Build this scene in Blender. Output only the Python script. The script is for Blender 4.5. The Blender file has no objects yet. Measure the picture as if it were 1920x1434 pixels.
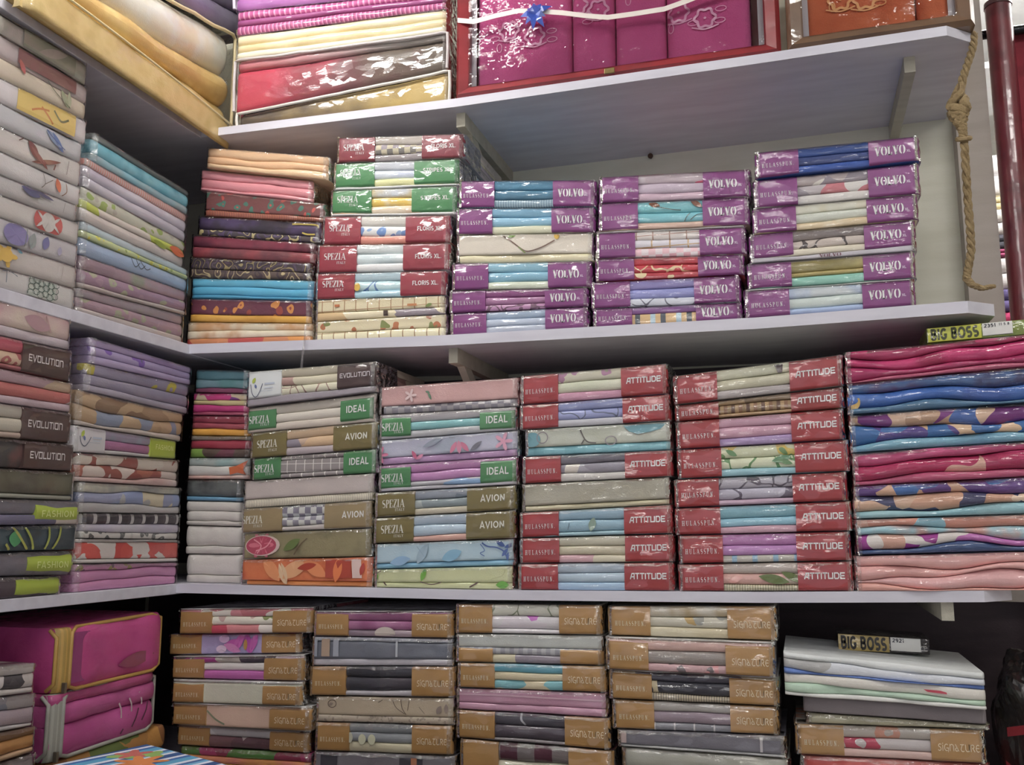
import bpy, math, random
random.seed(11)
scene = bpy.context.scene
col = scene.collection
R90 = math.pi / 2

# ---------------------------------------------------------------- camera
FPX = 1750.0
YAW = math.radians(17.0)
PIT = math.atan(273 / 1750)
CAM = (0.0, 0.0, 1.40)
cd = bpy.data.cameras.new('camera')
cd.sensor_width = 36.0
cd.lens = FPX / 1920 * 36.0
cd.clip_start = 0.02
cam = bpy.data.objects.new('camera', cd)
cam.location = CAM
cam.rotation_euler = (R90 + PIT, 0, YAW)
col.objects.link(cam)
scene.camera = cam

# ---------------------------------------------------------------- world and exposure
w = bpy.data.worlds.new('world')
scene.world = w
w.use_nodes = True
w.node_tree.nodes['Background'].inputs[0].default_value = (0.93, 0.92, 1.0, 1)
w.node_tree.nodes['Background'].inputs[1].default_value = 0.68
scene.view_settings.view_transform = 'Standard'
scene.view_settings.look = 'None'
scene.view_settings.gamma = 1.0
scene.view_settings.use_curve_mapping = False
scene.view_settings.exposure = 0.0
TUBE_POWER = 54.0

# ---------------------------------------------------------------- photo rays to world points
cy, sy, cp, sp = math.cos(YAW), math.sin(YAW), math.cos(PIT), math.sin(PIT)
FW = (-sy * cp, cy * cp, sp)
RT = (cy, sy, 0.0)
UP = (sy * sp, -cy * sp, cp)


def ray(x, y):
    a, b = (x - 960) / FPX, -(y - 717) / FPX
    return tuple(FW[i] + RT[i] * a + UP[i] * b for i in range(3))


def onY(x, y, Y):
    r = ray(x, y); t = Y / r[1]
    return (r[0] * t, Y, CAM[2] + r[2] * t)


def onX(x, y, X):
    r = ray(x, y); t = X / r[0]
    return (X, r[1] * t, CAM[2] + r[2] * t)


def onZ(x, y, Z):
    r = ray(x, y); t = (Z - CAM[2]) / r[2]
    return (r[0] * t, r[1] * t, Z)


YF = 1.95        # front edge of the back-wall shelves
XL = -1.437      # front edge of the left-wall shelves
YW = 2.38        # back wall
XW = -1.86       # left wall

# ---------------------------------------------------------------- materials
GAIN = 1.25


def lin(h, gain=None):
    g = GAIN if gain is None else gain
    o = []
    for i in (0, 2, 4):
        c = int(h[i:i + 2], 16) / 255
        c = c / 12.92 if c <= 0.04045 else ((c + 0.055) / 1.055) ** 2.4
        o.append(c * g)
    y = .2126 * o[0] + .7152 * o[1] + .0722 * o[2]
    return (*[min(.86, y + (c - y) * .9) for c in o], 1.0)


MC = {}


def mat(spec, coat=0.0, rough=0.7, gain=None, metal=0.0, coat_rough=0.07, bump=0.25, film=1.0):
    """spec: 'hex' or 'pattern hex hex hex.. scale' - a procedural cloth, card or board."""
    key = (spec, coat, rough, gain, metal, coat_rough, bump, film)
    if key in MC:
        return MC[key]
    m = bpy.data.materials.new('mat_' + spec.replace(' ', '_')[:40])
    m.use_nodes = True
    nt = m.node_tree
    N, L = nt.nodes, nt.links
    b = N['Principled BSDF']
    b.inputs['Roughness'].default_value = rough
    b.inputs['Metallic'].default_value = metal
    tc = N.new('ShaderNodeTexCoord')
    oi = N.new('ShaderNodeObjectInfo')
    mul = N.new('ShaderNodeMath'); mul.operation = 'MULTIPLY'; mul.inputs[1].default_value = 7.3
    L.new(oi.outputs['Random'], mul.inputs[0])
    add = N.new('ShaderNodeVectorMath'); add.operation = 'ADD'
    L.new(tc.outputs['Object'], add.inputs[0]); L.new(mul.outputs[0], add.inputs[1])
    co = add.outputs[0]
    parts = spec.split()
    cols = [p for p in parts if len(p) == 6]
    nums = [float(p) for p in parts[1:] if len(p) < 6]
    pat = parts[0] if len(parts[0]) == 2 else None
    s = nums[0] if nums else 1.0

    def node(t, **kw):
        n = N.new(t)
        for k, v in kw.items():
            if hasattr(n, k):
                setattr(n, k, v)
        return n

    def ramp(stops, interp='CONSTANT'):
        r = N.new('ShaderNodeValToRGB')
        r.color_ramp.interpolation = interp
        e = r.color_ramp.elements
        while len(e) < len(stops):
            e.new(0.5)
        for q, (p, c) in zip(e, stops):
            q.position = p; q.color = lin(c, gain)
        return r

    def noise(sc, det=2.0, vec=None):
        n = N.new('ShaderNodeTexNoise')
        n.inputs['Scale'].default_value = sc
        n.inputs['Detail'].default_value = det
        L.new(vec or co, n.inputs['Vector'])
        return n

    def mapping(scale, vec=None):
        n = N.new('ShaderNodeMapping'); n.vector_type = 'POINT'
        n.inputs['Scale'].default_value = scale
        L.new(vec or co, n.inputs['Vector'])
        return n.outputs[0]

    def warped(amount, sc):
        n = noise(sc, 1.0)
        v = N.new('ShaderNodeVectorMath'); v.operation = 'SCALE'; v.inputs['Scale'].default_value = amount
        L.new(n.outputs['Color'], v.inputs[0])
        a = N.new('ShaderNodeVectorMath'); a.operation = 'ADD'
        L.new(co, a.inputs[0]); L.new(v.outputs[0], a.inputs[1])
        return a.outputs[0]

    def vor(sc, feature='F1', vec=None):
        n = N.new('ShaderNodeTexVoronoi'); n.feature = feature
        n.inputs['Scale'].default_value = sc
        L.new(vec or co, n.inputs['Vector'])
        return n

    def frac_axis(axis, period, duty):
        sx = N.new('ShaderNodeSeparateXYZ'); L.new(tc.outputs['Object'], sx.inputs[0])
        m1 = N.new('ShaderNodeMath'); m1.operation = 'DIVIDE'; m1.inputs[1].default_value = period
        L.new(sx.outputs[axis], m1.inputs[0])
        m2 = N.new('ShaderNodeMath'); m2.operation = 'FRACT'; L.new(m1.outputs[0], m2.inputs[0])
        m3 = N.new('ShaderNodeMath'); m3.operation = 'LESS_THAN'; m3.inputs[1].default_value = duty
        L.new(m2.outputs[0], m3.inputs[0])
        return m2.outputs[0], m3.outputs[0]

    base = cols[0]
    if pat is None:
        n = noise(14, 3)
        r = N.new('ShaderNodeValToRGB')
        c = lin(base, gain)
        r.color_ramp.elements[0].position = 0.3; r.color_ramp.elements[1].position = 0.7
        r.color_ramp.elements[0].color = (c[0] * .9, c[1] * .9, c[2] * .9, 1)
        r.color_ramp.elements[1].color = c
        L.new(n.outputs['Fac'], r.inputs[0]); out = r.outputs[0]
    elif pat == 'fl':      # scattered flowers: base, petal, leaf
        v = vor(24 * s, vec=warped(0.02, 40))
        st = [(0, cols[2] if len(cols) > 2 else cols[1]), (0.12, cols[1]), (0.34, base)]
        r = ramp(st); L.new(v.outputs['Distance'], r.inputs[0])
        out = r.outputs[0]
        if len(cols) > 2:
            v2 = vor(17 * s, vec=warped(0.05, 20))
            lt = N.new('ShaderNodeMath'); lt.operation = 'LESS_THAN'; lt.inputs[1].default_value = 0.2
            L.new(v2.outputs['Distance'], lt.inputs[0])
            mx = N.new('ShaderNodeMixRGB'); L.new(lt.outputs[0], mx.inputs[0]); L.new(out, mx.inputs[1])
            mx.inputs[2].default_value = lin(cols[2], gain); out = mx.outputs[0]
    elif pat == 'pt':      # big printed patches
        v = vor(13 * s, vec=warped(0.06, 14))
        k = len(cols)
        r = ramp([(i / k, c) for i, c in enumerate(cols)])
        sp_ = N.new('ShaderNodeSeparateColor'); L.new(v.outputs['Color'], sp_.inputs[0])
        L.new(sp_.outputs[0], r.inputs[0]); out = r.outputs[0]
    elif pat == 'ln':      # drawn twigs
        v = vor(20 * s, 'DISTANCE_TO_EDGE', warped(0.05, 22))
        r = ramp([(0, cols[1]), (0.035, base)]); L.new(v.outputs['Distance'], r.inputs[0])
        out = r.outputs[0]
        if len(cols) > 2:
            v2 = vor(13 * s, vec=warped(0.04, 30))
            lt = N.new('ShaderNodeMath'); lt.operation = 'LESS_THAN'; lt.inputs[1].default_value = 0.24
            L.new(v2.outputs['Distance'], lt.inputs[0])
            mx = N.new('ShaderNodeMixRGB'); L.new(lt.outputs[0], mx.inputs[0]); L.new(out, mx.inputs[1])
            mx.inputs[2].default_value = lin(cols[2], gain); out = mx.outputs[0]
    elif pat == 'st':      # upright stripes, period 0.01*s
        f, lt = frac_axis(0, 0.010 * s, 0.5)
        k = len(cols)
        r = ramp([(i / k, c) for i, c in enumerate(cols)]); L.new(f, r.inputs[0]); out = r.outputs[0]
    elif pat == 'ck':      # checks
        f, a = frac_axis(0, 0.03 * s, 0.5)
        g, c_ = frac_axis(2, 0.03 * s, 0.5)
        sm = N.new('ShaderNodeMath'); sm.operation = 'ADD'; L.new(a, sm.inputs[0]); L.new(c_, sm.inputs[1])
        hv = N.new('ShaderNodeMath'); hv.operation = 'MULTIPLY'; hv.inputs[1].default_value = 0.45
        L.new(sm.outputs[0], hv.inputs[0])
        r = ramp([(0, base), (0.4, cols[1]), (0.8, cols[-1])]); L.new(hv.outputs[0], r.inputs[0]); out = r.outputs[0]
    elif pat == 'gr':      # thin grid lines
        f, a = frac_axis(0, 0.03 * s, 0.08)
        g, c_ = frac_axis(2, 0.024 * s, 0.07)
        mxm = N.new('ShaderNodeMath'); mxm.operation = 'MAXIMUM'; L.new(a, mxm.inputs[0]); L.new(c_, mxm.inputs[1])
        r = ramp([(0, base), (0.5, cols[1])]); L.new(mxm.outputs[0], r.inputs[0]); out = r.outputs[0]
    elif pat == 'ns':      # soft watery print
        n = noise(11 * s, 3)
        k = len(cols)
        r = ramp([(0.3 + 0.4 * i / max(1, k - 1), c) for i, c in enumerate(cols)], 'EASE')
        L.new(n.outputs['Fac'], r.inputs[0]); out = r.outputs[0]
    elif pat == 'gx':      # print that changes along its length
        sx = N.new('ShaderNodeSeparateXYZ'); L.new(tc.outputs['Object'], sx.inputs[0])
        n = noise(9 * s, 3)
        ma = N.new('ShaderNodeMath'); ma.operation = 'MULTIPLY_ADD'; ma.inputs[1].default_value = 0.45
        L.new(n.outputs['Fac'], ma.inputs[0])
        mb = N.new('ShaderNodeMath'); mb.operation = 'MULTIPLY_ADD'; mb.inputs[1].default_value = 1.25; mb.inputs[2].default_value = 0.27
        L.new(sx.outputs[0], mb.inputs[0]); L.new(mb.outputs[0], ma.inputs[2])
        k = len(cols)
        r = ramp([(i / max(1, k - 1), c) for i, c in enumerate(cols)], 'LINEAR')
        L.new(ma.outputs[0], r.inputs[0]); out = r.outputs[0]
    elif pat == 'pd':      # paisley rings: ground, line, blob
        v = vor(22 * s, 'SMOOTH_F1', warped(0.05, 25))
        mm = N.new('ShaderNodeMath'); mm.operation = 'MULTIPLY'; mm.inputs[1].default_value = 4.5
        L.new(v.outputs['Distance'], mm.inputs[0])
        fr = N.new('ShaderNodeMath'); fr.operation = 'FRACT'; L.new(mm.outputs[0], fr.inputs[0])
        r = ramp([(0, base), (0.45, cols[1]), (0.62, base), (0.8, cols[-1])]); L.new(fr.outputs[0], r.inputs[0])
        out = r.outputs[0]
    elif pat == 'wd':      # board with faint mottling
        n = noise(6, 6, mapping((1, 6, 6)))
        r = ramp([(0.35, cols[0]), (0.65, cols[1])], 'LINEAR'); L.new(n.outputs['Fac'], r.inputs[0]); out = r.outputs[0]
    L.new(out, b.inputs['Base Color'])
    if bump:
        n = noise(420, 2)
        n2 = noise(38, 2)
        ad = N.new('ShaderNodeMath'); ad.operation = 'MULTIPLY_ADD'; ad.inputs[1].default_value = 2.2
        L.new(n2.outputs['Fac'], ad.inputs[0]); L.new(n.outputs['Fac'], ad.inputs[2])
        bp = N.new('ShaderNodeBump'); bp.inputs['Strength'].default_value = bump; bp.inputs['Distance'].default_value = 0.002
        L.new(ad.outputs[0], bp.inputs['Height']); L.new(bp.outputs[0], b.inputs['Normal'])
    if coat:
        b.inputs['Coat Weight'].default_value = coat
        b.inputs['Coat Roughness'].default_value = coat_rough
        b.inputs['Coat IOR'].default_value = 1.65
        wn = noise(34, 4, mapping((0.6, 1, 1.9)))
        bp = N.new('ShaderNodeBump'); bp.inputs['Strength'].default_value = 0.75 * film; bp.inputs['Distance'].default_value = 0.014
        L.new(wn.outputs['Fac'], bp.inputs['Height'])
        # cellophane creases: flat facets with slightly different tilts
        fv = vor(62, 'F1', mapping((0.55, 1, 1.25), warped(0.02, 30)))
        sb = N.new('ShaderNodeVectorMath'); sb.operation = 'SUBTRACT'; sb.inputs[1].default_value = (.5, .5, .5)
        L.new(fv.outputs['Color'], sb.inputs[0])
        ml = N.new('ShaderNodeVectorMath'); ml.operation = 'MULTIPLY'
        ml.inputs[1].default_value = (.16 * film, .16 * film, .62 * film)
        L.new(sb.outputs[0], ml.inputs[0])
        an = N.new('ShaderNodeVectorMath'); an.operation = 'ADD'
        L.new(bp.outputs[0], an.inputs[0]); L.new(ml.outputs[0], an.inputs[1])
        nn = N.new('ShaderNodeVectorMath'); nn.operation = 'NORMALIZE'
        L.new(an.outputs[0], nn.inputs[0]); L.new(nn.outputs[0], b.inputs['Coat Normal'])
        bp.inputs['Strength'].default_value = .12 * film
    MC[key] = m
    return m


def film_mat(name='clear_film', strength=0.24, rough=0.06, tint=(1, 1, 1, 1), scale=45):
    if name in MC:
        return MC[name]
    m = bpy.data.materials.new(name)
    m.use_nodes = True
    N, L = m.node_tree.nodes, m.node_tree.links
    N.remove(N['Principled BSDF'])
    tr = N.new('ShaderNodeBsdfTransparent'); tr.inputs[0].default_value = tint
    gl = N.new('ShaderNodeBsdfGlossy'); gl.inputs['Roughness'].default_value = rough
    mx = N.new('ShaderNodeMixShader')
    fr = N.new('ShaderNodeFresnel'); fr.inputs[0].default_value = 1.45
    ad = N.new('ShaderNodeMath'); ad.operation = 'ADD'; ad.inputs[1].default_value = strength - 0.04
    ad.use_clamp = True
    tcn = N.new('ShaderNodeTexCoord')
    n = N.new('ShaderNodeTexNoise'); n.inputs['Scale'].default_value = scale; n.inputs['Detail'].default_value = 4
    L.new(tcn.outputs['Object'], n.inputs['Vector'])
    bp = N.new('ShaderNodeBump'); bp.inputs['Strength'].default_value = 0.8; bp.inputs['Distance'].default_value = 0.02
    L.new(n.outputs['Fac'], bp.inputs['Height']); L.new(bp.outputs[0], gl.inputs['Normal'])
    L.new(fr.outputs[0], ad.inputs[0]); L.new(ad.outputs[0], mx.inputs[0])
    L.new(tr.outputs[0], mx.inputs[1]); L.new(gl.outputs[0], mx.inputs[2])
    L.new(mx.outputs[0], N['Material Output'].inputs[0])
    MC[name] = m
    return m


def emit_mat(name, colr, st):
    m = bpy.data.materials.new(name)
    m.use_nodes = True
    N, L = m.node_tree.nodes, m.node_tree.links
    N.remove(N['Principled BSDF'])
    e = N.new('ShaderNodeEmission'); e.inputs[0].default_value = (*colr, 1); e.inputs[1].default_value = st
    L.new(e.outputs[0], N['Material Output'].inputs[0])
    return m


# ---------------------------------------------------------------- mesh helpers
def link(name, verts, faces, mats, parent=None, smooth=False, fm=None, angle=None):
    me = bpy.data.meshes.new(name)
    me.from_pydata([tuple(v) for v in verts], [], faces)
    for m in (mats if isinstance(mats, (list, tuple)) else [mats]):
        me.materials.append(m)
    if fm:
        me.polygons.foreach_set('material_index', fm)
    if smooth:
        me.polygons.foreach_set('use_smooth', [True] * len(me.polygons))
        try:
            me.set_sharp_from_angle(angle=math.radians(angle or 50))
        except Exception:
            pass
    me.update()
    o = bpy.data.objects.new(name, me)
    col.objects.link(o)
    if parent:
        o.parent = parent
    return o


def thing(name, label, cat, loc, rz=0.0, group=None):
    o = bpy.data.objects.new(name, None)
    o.empty_display_size = 0.02
    col.objects.link(o)
    o.location = loc
    o.rotation_euler = (0, 0, rz)
    return tag(o, label, cat, group)


def tag(o, label, cat, group=None, kind=None):
    o['label'] = label
    o['category'] = cat
    if group:
        o['group'] = group
    if kind:
        o['kind'] = kind
    return o


def box_data(a, b):
    x0, y0, z0 = a; x1, y1, z1 = b
    v = [(x0, y0, z0), (x1, y0, z0), (x1, y1, z0), (x0, y1, z0), (x0, y0, z1), (x1, y0, z1), (x1, y1, z1), (x0, y1, z1)]
    f = [(0, 3, 2, 1), (4, 5, 6, 7), (0, 1, 5, 4), (1, 2, 6, 5), (2, 3, 7, 6), (3, 0, 4, 7)]
    return v, f


def box(name, a, b, m, parent=None, bevel=0.0):
    v, f = box_data(a, b)
    o = link(name, v, f, m, parent)
    if bevel:
        md = o.modifiers.new('bevel', 'BEVEL'); md.width = bevel; md.segments = 2
    return o


def struct(o):
    o['kind'] = 'structure'
    return o


def tube_data(path, r, n=8, close=False):
    """swept round tube; r is a number or a list"""
    V, F = [], []
    P = [tuple(p) for p in path]
    k = len(P)
    prev = None
    for i, p in enumerate(P):
        a = P[i - 1] if (i or close) else p
        c = P[(i + 1) % k] if (i < k - 1 or close) else p
        d = [c[j] - a[j] for j in range(3)]
        l = math.sqrt(sum(q * q for q in d)) or 1
        d = [q / l for q in d]
        if prev is None:
            ref = (0, 0, 1) if abs(d[2]) < 0.9 else (1, 0, 0)
        else:
            ref = prev
        dot = sum(ref[j] * d[j] for j in range(3))
        e = [ref[j] - dot * d[j] for j in range(3)]
        l = math.sqrt(sum(q * q for q in e)) or 1
        e = [q / l for q in e]
        prev = e
        g = [d[1] * e[2] - d[2] * e[1], d[2] * e[0] - d[0] * e[2], d[0] * e[1] - d[1] * e[0]]
        rr = r[i] if isinstance(r, (list, tuple)) else r
        for t in range(n):
            an = 2 * math.pi * t / n
            V.append(tuple(p[j] + rr * (e[j] * math.cos(an) + g[j] * math.sin(an)) for j in range(3)))
    for i in range(k if close else k - 1):
        for t in range(n):
            a, b_ = i * n, ((i + 1) % k) * n
            F.append((a + t, a + (t + 1) % n, b_ + (t + 1) % n, b_ + t))
    if not close:
        F.append(tuple(range(n))[::-1]); F.append(tuple((k - 1) * n + t for t in range(n)))
    return V, F


def merge(*dat):
    V, F = [], []
    for v, f in dat:
        o = len(V); V += v; F += [tuple(i + o for i in q) for q in f]
    return V, F


# ---------------------------------------------------------------- drawn lettering
def arc(cx, cy, rx, ry, a0, a1, n=10):
    return [(cx + rx * math.cos(math.radians(a0 + (a1 - a0) * i / n)), cy + ry * math.sin(math.radians(a0 + (a1 - a0) * i / n))) for i in range(n + 1)]


def ribbon(pts, wd):
    """flat stroke of width wd (number or list) along pts"""
    k = len(pts)
    V, F = [], []
    for i in range(k):
        a, c = pts[max(0, i - 1)], pts[min(k - 1, i + 1)]
        p = pts[i]
        d1 = (p[0] - a[0], p[1] - a[1]); d2 = (c[0] - p[0], c[1] - p[1])
        if i == 0: d1 = d2
        if i == k - 1: d2 = d1
        l1 = math.hypot(*d1) or 1e-6; l2 = math.hypot(*d2) or 1e-6
        n1 = (-d1[1] / l1, d1[0] / l1); n2 = (-d2[1] / l2, d2[0] / l2)
        nx, ny = n1[0] + n2[0], n1[1] + n2[1]
        l = math.hypot(nx, ny) or 1e-6
        nx, ny = nx / l, ny / l
        q = max(0.45, nx * n1[0] + ny * n1[1])
        h = (wd[i] if isinstance(wd, (list, tuple)) else wd) / 2 / q
        V += [(p[0] + nx * h, p[1] + ny * h), (p[0] - nx * h, p[1] - ny * h)]
    for i in range(k - 1):
        F.append((2 * i, 2 * i + 1, 2 * i + 3, 2 * i + 2))
    return V, F


def G_sans():
    g = {}
    g['I'] = (.2, [[(.1, 0), (.1, 1)]])
    g['L'] = (.58, [[(.1, 1), (.1, .07), (.58, .07)]])
    g['E'] = (.62, [[(.6, .93), (.1, .93), (.1, .07), (.6, .07)], [(.1, .5), (.55, .5)]])
    g['F'] = (.58, [[(.6, .93), (.1, .93), (.1, 0)], [(.1, .5), (.52, .5)]])
    g['D'] = (.76, [[(.1, .07), (.1, .93), (.3, .93)] + arc(.3, .5, .4, .43, 90, -90) + [(.1, .07)]])
    g['A'] = (.74, [[(.04, 0), (.37, 1), (.7, 0)], [(.16, .28), (.58, .28)]])
    g['V'] = (.72, [[(.04, 1), (.36, 0), (.68, 1)]])
    g['N'] = (.74, [[(.1, 0), (.1, 1)], [(.1, .98), (.64, .02)], [(.64, 0), (.64, 1)]])
    g['O'] = (.84, [arc(.42, .5, .34, .43, 0, 360, 18)])
    g['R'] = (.7, [[(.1, 0), (.1, .93), (.36, .93)] + arc(.36, .7, .25, .23, 90, -90, 8) + [(.1, .47)], [(.36, .47), (.64, 0)]])
    g['P'] = (.66, [[(.1, 0), (.1, .93), (.34, .93)] + arc(.34, .68, .25, .25, 90, -90, 8) + [(.1, .43)]])
    g['B'] = (.7, [[(.1, .07), (.1, .93), (.36, .93)] + arc(.36, .73, .2, .2, 90, -90, 8) + [(.1, .53)], [(.36, .53)] + arc(.36, .3, .24, .23, 90, -90, 8) + [(.1, .07)]])
    g['S'] = (.66, [arc(.33, .7, .24, .23, 40, 250, 10) + arc(.33, .29, .25, .22, 80, -140, 10)])
    g['G'] = (.78, [arc(.4, .5, .32, .43, 45, 320, 14) + [(.66, .42), (.42, .42)]])
    g['X'] = (.7, [[(.05, 1), (.65, 0)], [(.65, 1), (.05, 0)]])
    g['T'] = (.62, [[(.02, .93), (.6, .93)], [(.31, .93), (.31, 0)]])
    g['.'] = (.22, [[(.06, .07), (.18, .07)]])
    g['2'] = (.6, [arc(.3, .72, .22, .22, 160, -40, 9) + [(.08, .07), (.55, .07)]])
    g['3'] = (.6, [arc(.28, .74, .2, .2, 150, -90, 9), arc(.28, .29, .22, .24, 90, -150, 9)])
    g['5'] = (.6, [[(.5, .93), (.15, .93), (.12, .55)] + arc(.28, .33, .23, .27, 110, -140, 10)])
    g['1'] = (.4, [[(.08, .75), (.24, .95), (.24, 0)]])
    g['9'] = (.6, [arc(.3, .68, .21, .25, 0, 360, 14), [(.51, .68), (.45, .2), (.2, .05)]])
    g['8'] = (.6, [arc(.3, .74, .18, .2, 0, 360, 12), arc(.3, .29, .22, .24, 0, 360, 12)])
    return {k: (a, [(p, None) for p in s]) for k, (a, s) in g.items()}


def G_techno():
    g = {}
    g['A'] = (.95, [[(.05, 0), (.4, .93), (.85, .93), (.85, 0)], [(.22, .4), (.85, .4)]])
    g['T'] = (.9, [[(0, .93), (.9, .93)], [(.45, .93), (.45, 0)]])
    g['I'] = (.25, [[(.12, 0), (.12, 1)]])
    g['U'] = (1.0, [[(.1, 1), (.1, .1), (.85, .1), (.85, 1)]])
    g['D'] = (1.0, [[(.1, .08), (.1, .92), (.7, .92), (.88, .7), (.88, .3), (.7, .08), (.1, .08)]])
    g['E'] = (.9, [[(.88, .92), (.1, .92), (.1, .08), (.88, .08)], [(.1, .5), (.8, .5)]])
    g['V'] = (.95, [[(.04, 1), (.48, .02), (.92, 1)]])
    g['O'] = (1.0, [[(.1, .08), (.1, .92), (.88, .92), (.88, .08), (.1, .08)]])
    g['L'] = (.85, [[(.1, 1), (.1, .08), (.85, .08)]])
    g['N'] = (1.0, [[(.1, 0), (.1, .92), (.75, .92), (.88, .75), (.88, 0)]])
    g['F'] = (.85, [[(.86, .92), (.1, .92), (.1, 0)], [(.1, .5), (.75, .5)]])
    return {k: (a, [(p, None) for p in s]) for k, (a, s) in g.items()}


def G_uncial():
    g = {}
    g['S'] = (.6, [arc(.36, .74, .24, .22, 30, 230, 8) + arc(.26, .28, .26, .26, 60, -150, 8)])
    g['I'] = (.25, [[(.13, 0), (.13, .85)], [(.05, 1.0), (.22, 1.1)]])
    g['G'] = (.8, [arc(.42, .5, .34, .46, 50, 300, 12), [(.4, .42), (.78, .42), (.7, -.15)]])
    g['N'] = (.85, [[(.12, 0), (.12, 1)], [(.12, .8)] + arc(.45, .6, .3, .35, 130, 0, 8) + [(.75, 0)]])
    g['A'] = (.8, [[(.1, 1), (.68, 0)], arc(.32, .25, .24, .22, 20, 320, 10)])
    g['T'] = (.75, [[(.02, .96), (.72, .96)], [(.4, .96)] + arc(.46, .3, .3, .3, 170, 320, 8)])
    g['U'] = (.8, [[(.1, 1)] + arc(.42, .36, .32, .34, 180, 330, 8) + [(.72, 1)], [(.72, 1), (.72, 0)]])
    g['R'] = (.8, [[(.12, 0), (.12, 1)], [(.12, .9)] + arc(.4, .74, .24, .24, 110, -90, 8) + [(.75, 0)]])
    g['E'] = (.7, [arc(.4, .5, .32, .48, 50, 310, 12), [(.1, .52), (.62, .52)]])
    return {k: (a, [(p, None) for p in s]) for k, (a, s) in g.items()}


def G_serif(T, t, S=0.13, sten=False):
    g = {}

    def stem(x, y0=0, y1=1):
        return [([(x, y0), (x, y1)], T), ([(x - T / 2 - S, y1 - t / 2), (x + T / 2 + S, y1 - t / 2)], t), ([(x - T / 2 - S, y0 + t / 2), (x + T / 2 + S, y0 + t / 2)], t)]

    def bow(cx, cy, rx, ry, a0, a1, n=14):
        p = arc(cx, cy, rx, ry, a0, a1, n)
        return (p, [t + (T - t) * abs(math.cos(math.radians(a0 + (a1 - a0) * i / n))) ** 1.5 for i in range(n + 1)])
    x = T / 2 + S
    g['I'] = (2 * x + .04, stem(x))
    g['H'] = (2 * x + .5, stem(x) + stem(x + .48) + [([(x, .5), (x + .48, .5)], t)])
    g['U'] = (2 * x + .5, [([(x, .3), (x, 1)], T), ([(x - T / 2 - S, 1 - t / 2), (x + T / 2 + S, 1 - t / 2)], t), (arc(x + .24, .3, .24, .28, 180, 360), t * 1.3), ([(x + .48, .3), (x + .48, 1)], t * 1.2), ([(x + .36, 1 - t / 2), (x + .6, 1 - t / 2)], t)])
    g['L'] = (2 * x + .34, stem(x) + [([(x, t / 2), (x + .45, t / 2)], t), ([(x + .43, 0), (x + .46, .3)], t * 1.4)])
    g['E'] = (2 * x + .34, stem(x) + [([(x, t / 2), (x + .45, t / 2)], t), ([(x + .43, 0), (x + .46, .3)], t * 1.3), ([(x, 1 - t / 2), (x + .42, 1 - t / 2)], t), ([(x + .41, 1), (x + .43, .72)], t * 1.3), ([(x, .5), (x + .3, .5)], t)])
    g['A'] = (.95, [([(.48, 1), (.12, 0)], t * 1.2), ([(.46, 1), (.78, 0)], T), ([(.24, .32), (.66, .32)], t), ([(.0, t / 2), (.24, t / 2)], t), ([(.6, t / 2), (.96, t / 2)], t)])
    g['V'] = (.98, [([(.2, 1), (.52, 0)], T * 1.05), ([(.52, .05), (.82, 1)], t * 1.2), ([(.0, 1 - t / 2), (.42, 1 - t / 2)], t), ([(.68, 1 - t / 2), (.98, 1 - t / 2)], t)])
    if sten:
        g['O'] = (1.0, [bow(.46, .5, .33, .46, 100, 260), bow(.54, .5, .33, .46, 80, -80)])
    else:
        g['O'] = (.98, [bow(.49, .5, .36, .46, 0, 360, 22)])
    g['S'] = (.66, [(arc(.34, .73, .22, .23, 45, 250, 9) + arc(.32, .27, .24, .24, 80, -135, 9), [t * 1.2 + (T - t) * max(0, math.sin(math.pi * (i - 3) / 13)) if 3 <= i <= 16 else t * 1.2 for i in range(20)])])
    g['P'] = (2 * x + .3, stem(x) + [([(x, 1 - t / 2), (x + .12, 1 - t / 2)], t), bow(x + .12, .73, .25, .25, 88, -88, 10), ([(x, .48), (x + .12, .48)], t)])
    g['N'] = (2 * x + .5, [([(x, 0), (x, 1)], t * 1.3), ([(x, 1), (x + .46, 0)], T), ([(x + .47, 0), (x + .47, 1)], t * 1.3), ([(x - .16, t / 2), (x + .16, t / 2)], t), ([(x - .16, 1 - t / 2), (x + .08, 1 - t / 2)], t), ([(x + .33, 1 - t / 2), (x + .62, 1 - t / 2)], t)])
    g['Z'] = (.74, [([(.1, 1 - t / 2), (.64, 1 - t / 2)], t), ([(.6, 1), (.12, 0)], T), ([(.1, t / 2), (.68, t / 2)], t), ([(.1, 1), (.1, .75)], t), ([(.66, 0), (.68, .28)], t)])
    g['T'] = (.76, stem(.38) + [([(.04, 1 - t / 2), (.72, 1 - t / 2)], t), ([(.05, 1), (.04, .72)], t), ([(.71, 1), (.72, .72)], t)])
    g['Y'] = (.84, [([(.42, 0), (.42, .45)], T), ([(.14, 1), (.42, .42)], T), ([(.42, .42), (.7, 1)], t), ([(.0, 1 - t / 2), (.3, 1 - t / 2)], t), ([(.58, 1 - t / 2), (.84, 1 - t / 2)], t), ([(.26, t / 2), (.58, t / 2)], t)])
    g['.'] = (.2, [([(.04, .08), (.16, .08)], .16)])
    return g


FONTS = {'sans': G_sans(), 'techno': G_techno(), 'uncial': G_uncial(), 'serif': G_serif(.15, .06), 'spez': G_serif(.17, .05, .06), 'volvo': G_serif(.3, .09, .1, True)}


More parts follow.
